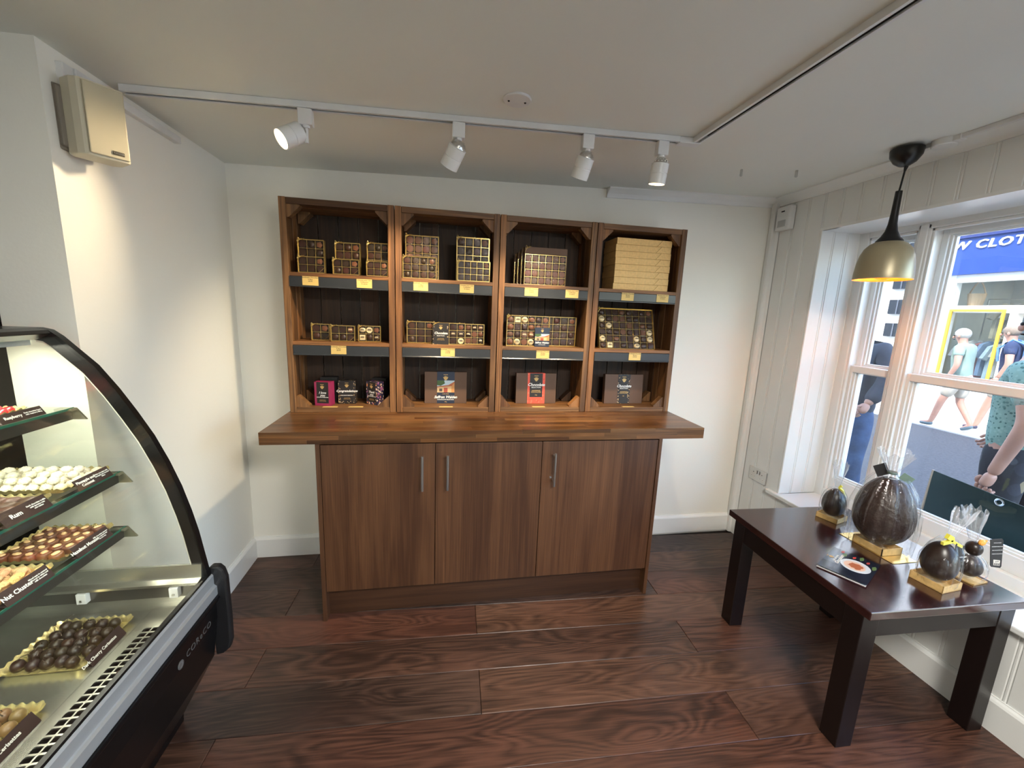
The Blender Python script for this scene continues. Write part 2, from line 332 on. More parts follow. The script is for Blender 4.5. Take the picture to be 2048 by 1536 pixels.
b = MB(); b.box(2.612, 2.86, WY0+.012, YB+.2, -.1, 2.5); b.box(2.612, 2.86, -4.4, WY1, -.1, 2.5); b.box(2.612, 2.86, WY1, WY0+.012, -.1, WZ0-.03); b.box(2.612, 2.86, WY1, WY0+.012, WZ1+.006, 2.5)
wr = struct('wall_right', b, GLOSSW)
b = MB(); b.box(2.86, 3.02, .25, 1.2, -.15, 2.5); b.box(2.86, 3.02, -4.4, WY1-.02, -.15, 2.5); b.box(2.86, 3.02, WY1-.02, .25, -.15, .43); b.box(2.86, 3.02, WY1-.02, .25, 2.021, 2.5)
struct('wall_right_outer', b, RENDW)
def board(z0, z1, w=.1):       # beaded tongue-and-groove board: width along -Y, face towards -X
    pr = [(2.612, 0), (2.6035, 0), (2.600, -.0035), (2.600, -(w-.015)), (2.6035, -(w-.0125)), (2.6035, -(w-.0115)), (2.6005, -(w-.009)), (2.6005, -(w-.004)), (2.6035, -(w-.001)), (2.6035, -w), (2.612, -w)]
    return MB().prism(pr, z0, z1, 2)
Yb0 = .52; bc = {}
for k in range(46):
    y0 = Yb0-.1*k; y1 = y0-.1
    segs = []
    if y1 >= WY0-.001: segs = [(.0, ceil_z(2.6)-.01, y0)]
    elif y0 > WY0 > y1: segs = [(.0, WZ0-.03, y0), (WZ1, ceil_z(2.6)-.01, y0)]
    elif y1 > WY1: segs = [(0, WZ0-.03, y0), (WZ1+.012, ceil_z(2.6)-.01, y0)]
    else: segs = [(0, ceil_z(2.6)-.01, y0)]
    for z0, z1, yy in segs:
        key = (round(z0, 3), round(z1, 3))
        if key not in bc: bc[key] = board(*key).mesh('panel_board', PANEL)
        obj('panel_board', bc[key], None, wr, (0, yy, 0))
# far reveal lining (three boards), head lining, sill board
for k in range(3):
    pr = [(2.600+.088*k, WY0+.012), (2.600+.088*k, WY0+.003), (2.603+.088*k, WY0), (2.600+.088*k+.074, WY0), (2.600+.088*k+.077, WY0+.003), (2.600+.088*k+.080, WY0+.0005), (2.600+.088*k+.085, WY0+.0005), (2.600+.088*k+.088, WY0+.003), (2.600+.088*k+.088, WY0+.012)]
    obj('panel_board', MB().prism(pr, WZ0, WZ1, 2), PANEL, wr)
struct('trim_head_lining', MB().box(2.598, 2.862, WY1, WY0+.012, WZ1-.0, WZ1+.014), GLOSSW)
b = MB(); b.box(2.60, 2.865, WY1, WY0, WZ0-.026, WZ0); b.box(2.578, 2.612, WY1-.07, WY0+.08, WZ0-.026, WZ0); struct('trim_window_sill', b, GLOSSW, bevel=.006)
struct('trim_corner_boxing', MB().prism([(2.6, .578), (2.572, .578), (2.566, .57), (2.566, .545), (2.572, .537), (2.588, .533), (2.6, .520)], 0, ceil_z(2.58), 2), PANEL, smooth=30)
# cornices
cv = [(0, 0), (-.052, 0), (-.052, -.008), (-.044, -.012), (-.020, -.028), (-.012, -.040), (-.010, -.048), (0, -.048)]
b = MB(); zc = ceil_z(2.58)
b.prism([(2.6+u, zc-.0+v) for u, v in cv], -4.2, .58, 1); struct('trim_cornice_right', b, GLOSSW, smooth=30)
b = MB(); n = len(cv); p0 = []; p1 = []
for u, v in cv: p0.append((1.475, YB+u, ceil_z(1.475)+v)); p1.append((2.6, YB+u, ceil_z(2.6)+v))
b.add(p0+p1, [tuple(range(n)), tuple(range(n, 2*n))[::-1]]+[(i, n+i, n+(i+1) % n, (i+1) % n) for i in range(n)]); struct('trim_cornice_back', b, GLOSSW)
# baseboards (upright with a small ovolo top)
def base_prof(t=.016, h=.128): return [(0, 0), (-t, 0), (-t, h-.018), (-t*.75, h-.010), (-t*.35, h-.004), (-t*.3, h), (0, h)]
b = MB(); b.prism([(YB+u, v) for u, v in base_prof()], XL, XR, 0); struct('baseboard_back', b, GLOSSW, bevel=.001)
b = MB(); b.prism([(XL-u, v) for u, v in base_prof()], -.389, YB-.014, 1); struct('baseboard_left', b, GLOSSW)
b = MB(); b.prism([(XR+.0+u, v) for u, v in base_prof(.018, .135)], -4.2, YB-.014, 1); struct('baseboard_right', b, GLOSSW)
# trunking on the left wall
b = MB(); b.box(XL-.005, XL+.024, -.30, .185, 2.092, 2.118); b.box(XL-.005, XL+.018, -.335, -.30, 2.0, 2.118); struct('trim_cable_trunking', b, PLASW, bevel=.002)

# ------------------------------------------------------------------ window
win = thing('window_1', None, None); win['kind'] = 'structure'
b = MB(); FX0, FX1 = 2.858, 3.0
b.box(FX0, FX1, .171, .25, .42, 2.02); b.box(FX0, FX1, WY1-.03, WY1+.045, .42, 2.02); b.box(FX0, FX1, WY1+.0455, .1705, 1.958, 2.02); b.box(FX0, FX1, WY1+.0455, .1705, .42, .492)
obj('window_frame', b, GLOSSW, win, bevel=.004)
lights3 = [(.171, -.066), (-.124, -1.30), (-1.358, -2.53), (-2.588, WY1+.045)]
for y in ((-.066, -.124), (-1.30, -1.358), (-2.53, -2.588)):
    b = MB(); b.box(FX0, FX1, y[1], y[0], .47, 1.98); b.box(FX0-.006, FX0+.01, y[1]+.012, y[0]-.012, .47, 1.98); obj('mullion', b, GLOSSW, win, bevel=.004)
def sash(y1, y0, z0, z1, x, s, rb, rt):   # y1>y0; stepped stiles and rails, then the pane
    b = MB()
    for i, (st, dx0, dx1) in enumerate(((0, 0, .012), (.010, .012, .024), (.018, .024, .042))):
        a0, a1 = y0-.0, y1+.0; w = s+st
        b.box(x+dx0, x+dx1, a0, a0+w, z0, z1); b.box(x+dx0, x+dx1, a1-w, a1, z0, z1)
        b.box(x+dx0, x+dx1, a0+w, a1-w, z0, z0+rb+st); b.box(x+dx0, x+dx1, a0+w, a1-w, z1-rt-st*.4, z1)
    o = obj('sash', b, GLOSSW, win, bevel=.0015)
    obj('pane', MB().box(x+.030, x+.033, y0+s+.01, y1-s-.01, z0+rb+.01, z1-rt-.004), GLASS, o)
for y1, y0 in lights3:
    sash(y1, y0, 1.215, 1.958, 2.932, .026, .034, .030)
    sash(y1, y0, .492, 1.252, 2.884, .026, .075, .036)
    b = MB(); 
    for q in (y1-.012, y0): b.box(2.866, 2.884, q, q+.012, .492, 1.958)
    b.box(2.866, 2.884, y0, y1, 1.944, 1.958); obj('staff_bead', b, GLOSSW, win, bevel=.003)

# upper storeys of this building (they shade the near half of the street)
b = MB(); b.box(-4.5, 3.02, -16, 16, 2.52, 7.6); b.box(2.86, 3.02, 1.2, 16, -.15, 2.52); b.box(2.86, 3.02, -16, -4.4, -.15, 2.52); struct('wall_upper_storeys', b, RENDW)

# ------------------------------------------------------------------ cabinet and worktop
cab = thing('cabinet', 'long walnut base cabinet with three doors under the worktop', 'cabinet', (.824, .28, 0))
O = Vector((-.824, -.28, 0))
def cpart(name, b, mt, **k): 
    o = obj(name, b, mt, cab, loc=O, **k); return o
for x0, x1 in ((0, .0185), (1.6295, 1.648)): cpart('end_panel', MB().box(x0, x1, 0, .55, 0, .88), WALNUT, bevel=.001)
b = MB(); b.box(.0185, 1.6295, .03, .55, .15, .168); b.box(.0185, 1.6295, .03, .55, .862, .88); b.box(.0185, 1.6295, .532, .55, .168, .862); b.box(.508, .524, .03, .53, .168, .862); b.box(1.016, 1.032, .03, .53, .168, .862)
cpart('carcass', b, WALNUT)
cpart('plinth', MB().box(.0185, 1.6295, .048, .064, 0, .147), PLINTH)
for (x0, x1), hx, tn in zip(((.0205, .5155), (.5185, 1.0225), (1.0255, 1.6275)), (.459, .573, 1.083), ((1, .97, .93), (.97, .94, .92), (1.03, 1, .98))):
    d = cpart('door', MB().box(x0, x1, .004, .022, .152, .872), WALNUT, bevel=.001, color=tn)
    b = MB(); b.tube([(hx, -.028, .655), (hx, -.028, .822)], .006, 12); b.tube([(hx, -.028, .675), (hx, .006, .675)], .0045, 8); b.tube([(hx, -.028, .803), (hx, .006, .803)], .0045, 8)
    obj('handle', b, STEEL, d, smooth=True)
    if hx > 1: obj('lock', MB().lathe([(.006, 0), (.006, .002), (.003, .0025)], 12, M=at(hx-.012, .004, .69) @ Matrix.Rotation(PI/2, 4, 'X')), CHROME, d, smooth=True)
wt = thing('worktop', 'thick butcher block walnut worktop on the base cabinet', 'worktop', (.825, .28, .88))
rr_ = random.Random(3); X0, X1 = -.2195, 1.8695
def stave(x0, x1, y0, y1, z0, z1, tn):
    mx_, my_, mz_ = (x0+x1)/2, (y0+y1)/2, (z0+z1)/2; g = .00025
    obj('stave', MB().box(x0-mx_+g, x1-mx_-g, y0-my_+g, y1-my_-g, z0-mz_, z1-mz_), STAVE, wt, (mx_-.825, my_-.28, mz_-.88), color=tn)
ST = [(1, .95, .86), (.72, .66, .58), (1.12, 1.0, .86), (.88, .78, .68), (1.0, .84, .70), (.62, .55, .48)]
nrow = 15; yw = (.57-.0125)/nrow
for k in range(nrow):
    x = X0
    while x < X1-.001:
        l = rr_.uniform(.22, .62); e = x+l if x+l < X1-.12 else X1
        stave(x, e, .0125+k*yw, .0125+(k+1)*yw, .8802, .935-rr_.uniform(0, .00015), ST[rr_.randrange(6)]); x = e
for (z0, z1), cuts in zip(((.9165, .935), (.8985, .9165), (.8802, .8985)), ([X0, .14, .58, .92, 1.36, 1.60, X1], [X0, .10, .30, .70, .98, 1.33, 1.72, X1], [X0, -.03, .45, .80, 1.15, 1.5, X1])):
    for i in range(len(cuts)-1): stave(cuts[i], cuts[i+1], -.006, .0125, z0, z1, ST[rr_.randrange(6)])

# ------------------------------------------------------------------ crates
CW = .5190; CX0 = -.2094; CYF, CZ0, CZ1 = .334, .935, 1.961
TNS = [(1.0, 1, 1), (.86, .82, .80), (1.15, 1.08, 1.0), (.75, .74, .75), (1.05, .95, .85), (.92, .96, 1.0)]
rc = random.Random(11); crates = []
names4 = ['leftmost stained wood crate shelf, holding small gift cartons at its foot', 'second wood crate shelf from the left, with the navy banded box', 'third wood crate shelf from the left, with the red banded box', 'rightmost wood crate shelf, holding the stack of gold cartons']
labx = [([-.082, .165], [.035], [-.02, .105]), ([.435, .665], [.573], [.567]), ([1.003, 1.226], [1.083], [1.08]), ([1.545, 1.753], [1.62], [1.617])]
def kids(o, p): o.parent = p; return o
LT = [('£6.95', 'Handmade Chocolates', '6 Box'), ('Collection', 'Unique and new', '10 Choices')]
for ci in range(4):
    x0 = CX0+CW*ci+.002; x1 = x0+CW-.004; cx = (x0+x1)/2
    cr_ = thing('crate_shelf', names4[ci], 'shelf', (cx, .45, CZ0), group='wood crate shelves'); crates.append(cr_)
    def cp(name, bx, mt, tn=None, **k):
        xa, xb, ya, yb, za, zb = bx; mm = ((xa+xb)/2, (ya+yb)/2, (za+zb)/2)
        return obj(name, MB().box(xa-mm[0], xb-mm[0], ya-mm[1], yb-mm[1], za-mm[2], zb-mm[2]), mt, cr_, (mm[0]-cx, mm[1]-.45, mm[2]-CZ0), color=tn or TNS[rc.randrange(6)], **k)
    g = .0018; ys = [CYF, CYF+.030, CYF+.105, CYF+.165, YB-.022]
    for sx_, xa, xb in ((0, x0, x0+.030), (1, x1-.030, x1)):
        cp('post', (xa, xb, ys[0], ys[1]-g, CZ0, CZ1), CRATE, TNS[[0, 2, 4, 0, 2, 5, 4, 0][(ci*2+sx_)]], bevel=.0015)
        ia, ib = (xa+.004, xb-.006) if sx_ == 0 else (xa+.006, xb-.004)
        for q in range(1, 4): cp('side_board', (ia, ib, ys[q]+g, ys[q+1]-g, CZ0, CZ1-.001), CRATE, bevel=.0015)
    ix0, ix1 = x0+.030, x1-.030
    for za, zb in ((CZ1-.029, CZ1-.001), (CZ0, CZ0+.026)):
        cp('end_board', (ix0+.001, ix1-.001, CYF+.002, CYF+.078, za, zb), CRATEX, bevel=.0015); cp('end_board', (ix0-.004, ix1+.004, CYF+.081, CYF+.15, za, zb-.001), CRATEX); cp('end_board', (ix0-.004, ix1+.004, CYF+.153, YB-.022, za, zb-.001), CRATEX)
    nb = 5; bw = (x1-x0-.012)/nb
    for q in range(nb): cp('back_board', (x0+.006+q*bw+.0022, x0+.006+(q+1)*bw-.0022, YB-.020, YB-.006, CZ0+.001, CZ1-.001), CRATED, bevel=.001)
    # corner blocks
    for fx, sgn in ((ix0, 1), (ix1, -1)):
        for fz, sz in ((CZ0+.026, 1), (CZ1-.029, -1)):
            s_ = .058
            for ya in (CYF+.012, YB-.062):
                bb = MB().prism([(0, 0), (sgn*s_, 0), (sgn*s_, sz*.008), (sgn*.008, sz*s_), (0, sz*s_)], -.018 if ya > .4 else 0, .040, 1)
                obj('corner_block', bb, CRATE, cr_, (fx-cx, ya-.45, fz-CZ0), color=TNS[rc.randrange(6)])
    for zt in (1.625, 1.296):
        cp('shelf_board', (ix0-.002, ix1+.002, CYF+.001, YB-.024, zt-.018, zt), CRATEX, TNS[[4, 2, 0, 4][ci]], bevel=.0015)
        r_ = MB(); xx0, xx1 = ix0+.001, ix1-.001
        zt2 = zt-.0185
        r_.prism([(CYF-.001, zt2), (CYF-.004, zt2-.002), (CYF-.0035, zt2-.042), (CYF-.006, zt2-.046), (CYF-.006, zt2-.049), (CYF+.004, zt2-.049), (CYF+.004, zt2)], xx0, xx1, 0)
        rl = obj('price_rail', r_, RAIL, cr_, (-cx, -.45, -CZ0))
        for j, lx in enumerate(labx[ci][0 if zt > 1.5 else 1]):
            pl = obj('price_label', MB().box(lx-.036, lx+.036, CYF-.0058, CYF-.0050, zt2-.041, zt2+.001), LABEL, rl)
            for tz, tsz, tb in (((-.011, .0075, 'Handmade Chocolates'), (-.020, .006, ['6 Box', '12 Box', '24 Box', '48 Box'][ci]), (-.031, .010, ['£6.95', '£13.95', '£24.95', '£49.95'][ci])) if j == 0 else ((-.012, .0075, 'Unique and new'), (-.021, .008, 'Collection'), (-.031, .008, '10 Choices'))):
                pass
            tb = ('Handmade Chocolates\n%s\n%s' % (['6 Box', '12 Box', '24 Box', '48 Box'][ci], ['£8.95', '£13.95', '£24.95', '£49.95'][ci])) if j == 0 else 'Choose your own\nCollection\nIn store'
            me = text('price_text', tb, .0088, INK, None, at(lx, CYF-.0060, zt2-.013) @ FRONT, ext=.0001, bold=.0001); me.parent = rl
    for j, lx in enumerate(labx[ci][2]):
        o = tag(obj('price_card', MB().box(-.036, .036, -.011, .011, 0, .0008), LABEL, None, (lx, CYF+.014, CZ0+.0262)), None, 'card')
        o['label'] = ['left of two gold price cards lying in the foot of the leftmost crate', 'right of two gold price cards lying in the foot of the leftmost crate', 'gold price card lying in front of the navy banded box', 'gold price card lying in front of the red banded box', 'gold price card lying in front of the black banded box'][ci+j if ci == 0 else ci+1]
        o['group'] = 'gold price cards lying in the crates'

# ------------------------------------------------------------------ boxes of chocolates
DK, ML, WT, CA, NUT = (.036, .015, .009), (.12, .052, .026), (.80, .66, .40), (.17, .065, .028), (.42, .24, .10)
choc_me = {}; WELL_SHADE = mat('well shadow brown', (.022, .013, .008), .5, .1)  # dark brown well colour stands in for shadow inside the box cavities
def cmesh(kind):
    if kind in choc_me: return choc_me[kind]
    b = MB()
    if kind == 'dome': b.lathe([(1, 0), (.98, .25), (.85, .6), (.55, .85), (.15, .95)], 12)
    elif kind == 'cup': b.lathe([(.80, 0), (1, .8), (.93, .82), (.88, .70), (.4, .74)], 14)
    elif kind == 'oval': b.lathe([(1, 0), (.97, .3), (.8, .65), (.45, .85)], 12, M=Matrix.Diagonal((1.05, .78, 1, 1)))
    elif kind == 'cube': b.prism([(-.78, -.85), (.78, -.85), (.85, -.78), (.85, .78), (.78, .85), (-.78, .85), (-.85, .78), (-.85, -.78)], 0, .7, 2)
    elif kind == 'leaf': b.lathe([(.95, 0), (.9, .4), (.3, .6)], 5)
    me = b.mesh('chocolate_'+kind, CHOC, True); me.transform(Matrix.Rotation(PI/2, 4, 'X')); choc_me[kind] = me; return me
def choc_box(label, x0, x1, z, h, y, d, cols, rows, pal, tilt=0., group=None, bow=True, sleeve=False, topcard=0, card=None, solid=0, seed=0, name='chocolate_box'):
    rr = random.Random(seed*13+5); w = x1-x0
    t = thing(name, label, 'box', ((x0+x1)/2, y, z), group=group, rot=(-tilt, 0, 0))
    c = MB(); hw = w/2
    c.box(-hw, hw, d-.002, d, 0, h); c.box(-hw, -hw+.0015, 0.001, d, 0, h); c.box(hw-.0015, hw, .001, d, 0, h); c.box(-hw, hw, .001, d, 0, .0015); c.box(-hw, hw, .001, d, h-.0015, h)
    obj('carton', c, card or GOLD, t)
    ins = MB(); gw = (w-.006)/cols; hh = h-.006-topcard; gh = hh/rows; iy = .007
    for i in range(cols+1): xx = -hw+.003+i*gw; ins.box(xx-.0009, xx+.0009, iy, .0135, .003, h-.003-topcard)
    for j in range(rows+1): zz = .003+j*gh; ins.box(-hw+.003, hw-.003, iy+.0005, .0135, zz-.0009, zz+.0009)
    for i in range(1, cols):
        for j in range(1, rows):
            xx = -hw+.003+i*gw; zz = .003+j*gh; q = .0065
            ins.prism([(xx-q, zz), (xx-.0012, zz-.0012), (xx, zz-q), (xx+.0012, zz-.0012), (xx+q, zz), (xx+.0012, zz+.0012), (xx, zz+q), (xx-.0012, zz+.0012)], iy-.001, iy+.001, 1)
    obj('insert', ins, GOLD, t); obj('well', MB().box(-hw+.002, hw-.002, .0135, .016, .002, h-.002-topcard), WELL_SHADE, t)
    if topcard: obj('top_card', MB().box(-hw+.001, hw-.001, .0008, .004, h-topcard, h-.001), card or BROWNB, t)
    for j in range(rows):
        for i in range(cols):
            if (i, j) == (cols-1, rows-1) and pal != 'mix0': k, co = 'leaf', CA
            elif pal == 'dark': k, co = 'cup' if (i+j) % 4 else 'dome', (DK[0]*rr.uniform(.8, 1.6), DK[1]*rr.uniform(.9, 1.5), DK[2])
            elif pal == 'milk': k, co = 'cup', tuple(q*rr.uniform(.7, 1.2) for q in ML)
            elif pal == 'sq': k, co = rr.choice(['cube', 'cup']), DK
            else:
                k = rr.choice(['dome', 'cube', 'oval', 'dome', 'cup']); co = rr.choice([DK, DK, ML, WT, DK, ML, WT, CA, DK] if pal == 'mix' else [DK, DK, DK, ML, DK, WT, ML, DK])
            s_ = min(gw, gh)*.44; o = obj('chocolate', cmesh(k), None, t, (-hw+.003+(i+.5)*gw, .0135, .003+(j+.5)*gh), color=co); o.scale = (s_, .0105, s_)
            if co == WT or (pal == 'mix' and rr.random() < .3):
                o2 = obj('drizzle', MB().box(-.6, .6, -1.02, -.86, -.08, .08).box(-.5, .5, -1.02, -.8, .22, .36), CHOC, o, color=(DK if co == WT else WT))
    obj('window', MB().box(-hw+.0008, hw-.0008, -.0004, .0002, .0008, h-.0008-(topcard if topcard > .01 else 0)), FILM, t)
    if bow:
        r_ = MB(); bx, bz = -hw+.012, h-.006
        for a in (.5, 2.2, 3.7):
            pts = [(bx+math.cos(a+q*.35)*.011*math.sin(PI*i/8)*1.3, -.003-.004*math.sin(PI*i/8), bz+math.sin(a+q*.35)*.011*math.sin(PI*i/8)*1.3) for i, q in enumerate((-1, -.9, -.7, -.3, 0, .3, .7, .9, 1))]
            r_.tube(pts, .0007, 5)
        r_.tube([(bx-.014, -.001, bz-.022), (bx, -.004, bz), (bx+.022, -.001, bz+.010)], .0008, 5)
        r_.tube([(hw-.028, -.0012, .001), (hw-.001, -.0012, .026)], .0007, 5)
        obj('ribbon', r_, GOLD, t)
    if sleeve:
        sw = w*.48; s_ = obj('sleeve', MB().box(-hw-.0005, -hw+sw, -.0016, -.0008, .001, h-.001).box(-hw-.0007, -hw, -.0016, d, .001, h-.001), ZEBRA, t)
        obj('sleeve_panel', MB().box(-hw+.008, -hw+sw-.008, -.0021, -.0016, .002, h-.002), BLKC, t)
        text('sleeve_text', 'Chocolate', .016, INKW, t, at(-hw+sw/2, -.0024, h*.52) @ FRONT, shear=.35, bold=.0003); text('sleeve_text', 'SELECTION', .008, INKW, t, at(-hw+sw/2, -.0024, h*.40) @ FRONT)
        crest(t, -hw+sw/2, -.0024, h*.78, .016); text('sleeve_text', 'HANDMADE\nCHOCOLATES', .006, INKG, t, at(-hw+sw/2, -.0024, h*.24) @ FRONT)
    return t
def crest(t, x, y, z, s):      # small gilt crest: a bar over a flared bloom
    b = MB(); b.box(-.5*s, .5*s, -.0002, .0002, .62*s, .74*s)
    b.prism([(-.6*s, .1*s), (-.45*s, .15*s), (-.35*s, .02*s), (-.28*s, .42*s), (-.12*s, .12*s), (0, .52*s), (.12*s, .12*s), (.28*s, .42*s), (.35*s, .02*s), (.45*s, .15*s), (.6*s, .1*s), (.36*s, -.35*s), (.12*s, -.62*s), (-.12*s, -.62*s), (-.36*s, -.35*s)], -.0002, .0002, 1)
    return obj('crest', b, INKG, t, (x, y, z))
GB = 'small ribboned chocolate boxes on the upper shelves'
B = choc_box
Z1, Z2, Z3 = 1.6255, 1.2965, CZ0+.0262
B('front box of the leftmost pair on the top shelf, six dark chocolates', -.140, -.019, Z1, .076, .342, .03, 3, 2, 'sq', group=GB, seed=1)
B('tall box standing behind the leftmost front box of the top shelf', -.150, -.030, Z1, .160, .385, .03, 3, 4, 'dark', group=GB, seed=2)
B('front box of the middle pair in the leftmost crate, top shelf', .017, .139, Z1, .073, .342, .03, 3, 2, 'dark', group=GB, seed=3)
B('tall box standing behind the middle front box in the leftmost crate', .020, .138, Z1, .156, .385, .03, 3, 4, 'dark', group=GB, seed=4)
B('front box of the right pair in the leftmost crate, partly behind the post', .173, .2745, Z1, .072, .342, .03, 3, 2, 'sq', group=GB, seed=5)
B('tall box behind the right front box in the leftmost crate', .170, .2735, Z1, .164, .385, .03, 3, 4, 'dark', group=GB, seed=6)
B('front box at the left of the second crate, glossy film over twelve chocolates', .345, .512, Z1, .106, .342, .03, 4, 3, 'dark', group=GB, seed=7)
B('tall box behind the left front box of the second crate, with copper toned pieces', .356, .522, Z1, .214, .385, .03, 4, 5, 'milk', group=GB, seed=8)
B('front box at the right of the second crate, glossy film over dark pieces', .616, .783, Z1, .101, .342, .03, 5, 3, 'sq', group=GB, seed=9)
B('tall box behind the right front box of the second crate', .612, .782, Z1, .222, .385, .03, 4, 5, 'dark', group=GB, seed=10)
B('wide ribboned box with twenty four milk chocolates on the third crate top shelf', .966, 1.196, Z1, .192, .358, .034, 6, 4, 'milk', topcard=.033, card=BROWNB, group=GB, seed=11)
for i in range(3): B(['first','second','third'][i]+' ribboned box stacked behind the wide milk chocolate box', .955-.012*i, 1.19-.012*i, Z1, .184-.012*i, .396+.037*i, .034, 6, 4, 'milk', topcard=.033, card=BROWNB, group=GB, seed=12+i)
Z2B = 'ribboned chocolate boxes on the middle shelves'
B('small square box of four dark chocolates, leftmost of the middle shelf', -.112, -.025, Z2, .084, .405, .032, 2, 2, 'dark', group=Z2B, seed=21)
B('open topped gold box of six mixed chocolates beside the square box', -.012, .104, Z2, .081, .372, .035, 3, 2, 'mix', group=Z2B, seed=22)
B('shiny six piece chocolate box by the right post of the leftmost crate', .118, .229, Z2, .083, .385, .034, 3, 2, 'mix', group=Z2B, seed=23)
B('dark nine piece chocolate box at the left of the second crate', .360, .503, Z2, .114, .388, .035, 3, 3, 'dark', group=Z2B, seed=24)
B('chocolate box with a black printed sleeve on its left half', .495, .664, Z2, .113, .350, .033, 4, 3, 'mix', sleeve=True, group=Z2B, seed=25)
B('mixed chocolate box right of the sleeved box', .628, .768, Z2, .110, .392, .033, 4, 3, 'mix', group=Z2B, seed=26)
B('bright gold box of twenty four mixed chocolates in the third crate', .886, 1.124, Z2, .166, .372, .035, 6, 4, 'mix', group=Z2B, seed=27)
B('dim box of dark chocolates right of the bright gold box', 1.112, 1.296, Z2, .165, .426, .035, 4, 4, 'dark', bow=False, group=Z2B, seed=28)
B('large tilted box of forty eight mixed chocolates in the rightmost crate', 1.425, 1.765, Z2, .240, .372, .032, 8, 6, 'mix2', tilt=.32, group=Z2B, seed=29)
t = thing('booklet', 'small navy booklet with a house picture leaning on the gold box', 'booklet', (1.084, .366, Z2)); t.rotation_euler = (-.02, 0, 0)
obj('cover', MB().box(-.041, .041, 0, .003, 0, .104), NAVY, t)
def house(t, x, y, z, w, h):    # flat printed picture: sky, roof, walls, tree
    P = [('sky', (.45, .58, .66), [(-.5, -.5), (.5, -.5), (.5, .5), (-.5, .5)]), ('roof', (.42, .12, .05), [(-.5, .0), (.15, .12), (.5, .42), (.5, .05), (-.5, -.12)]), ('walls', (.62, .42, .22), [(-.5, -.5), (.5, -.5), (.5, .05), (-.5, -.08)]), ('gable', (.55, .25, .08), [(.32, -.5), (.5, -.5), (.5, .32), (.32, .0)]), ('tree', (.06, .12, .04), [(-.5, .5), (-.1, .5), (-.05, .25), (-.3, .05), (-.5, .1)]), ('door', (.35, .07, .04), [(-.12, -.5), (.1, -.5), (.1, -.1), (-.12, -.1)]), ('window', (.08, .06, .05), [(-.38, -.42), (-.2, -.42), (-.2, -.18), (-.38, -.18)])]
    for i, (nm, col, poly) in enumerate(P):
        k = 'print '+nm
        if k not in MATS: mat(k, col, .6)
        obj('print_'+nm, MB().prism([(u*w, v*h) for u, v in poly], -.0001*(i+1), 0, 1), MATS[k], t, (x, y-.0001*i, z))
house(t, 0, -.0002, .052, .080, .036); crest(t, 0, -.0008, .088, .014)
text('cover_text', 'Saffron Walden', .0125, INKW, t, at(0, -.0006, .022) @ FRONT, shear=.35, bold=.0003)
text('cover_text', 'CHOCOLATES', .006, INKW, t, at(0, -.0006, .011) @ FRONT)
for i in range(8):     # the stack of gold cartons
    o = obj('gold_carton', MB().box(-.164, .164, -.085, .085, 0, .0342), GOLDC, None, (1.640+[0, .001, -.001, .002, 0, .001, -.001, .002][i]-.002*i/8, .460, Z1+.0346*i), bevel=.0015)
    wn = ['bottom', 'second', 'third', 'fourth', 'fifth', 'sixth', 'seventh', 'topmost'][i]
    tag(o, '%s gold carton of the stack in the rightmost crate%s' % (wn, '' if i in (0, 7) else ', counted from the bottom'), 'box', 'gold cartons in a stack')
    o.rotation_euler = (0, 0, .012*((i*7) % 5-2)/2)
    obj('ribbon', MB().tube([(.075, -.0855, .001), (.105, -.0855, .0335)], .0006, 5), GOLD, o)

# ------------------------------------------------------------------ gift cartons in the bottom row
def carton(label, x, y, w, d, h, rz, mt, face, words, print_mt=None):
    t = thing('gift_carton', label, 'box', (x, y, Z3), rz, group='small gift cartons in the leftmost crate')
    obj('carton', MB().box(-w/2, w/2, 0, d, 0, h), mt, t, bevel=.0008)
    if words is not None:
        obj('front_panel', MB().box(-w/2+.012, w/2-.010, -.0008, .0002, .014, h-.001), face, t); crest(t, 0, -.0012, h*.80, .018)
        for i, wd in enumerate(words): text('front_text', wd, .0165, INKW, t, at(0, -.0012, h*(.55-.11*i)) @ FRONT, shear=.35, bold=.0004)
        text('front_text', 'CHOCOLATE SELECTION', .0052, INKW, t, at(0, -.0012, h*.36) @ FRONT, bold=.0002); text('front_text', 'HANDMADE\nCHOCOLATES', .0055, INKG, t, at(0, -.0012, h*.22) @ FRONT)
    return t
carton('magenta carton reading I love you', -.062, .372, .082, .05, .125, -.16, PINK, BLKC, ['I love', 'you'])
carton('black carton standing behind the magenta one', -.055, .47, .085, .05, .133, .05, BLKC, BLKC, None)
carton('black carton with gilt sprigs reading Congratulations', .046, .425, .088, .05, .124, .02, ZEBRA, BLKC, ['Congratulations'])
carton('floral carton turned with its patterned side to the front', .176, .400, .075, .05, .124, -.62, FLORAL, BLKC, ['Thank', 'you'])
carton('black carton behind the floral one', .203, .478, .08, .045, .130, -.2, BLKC, BLKC, None)
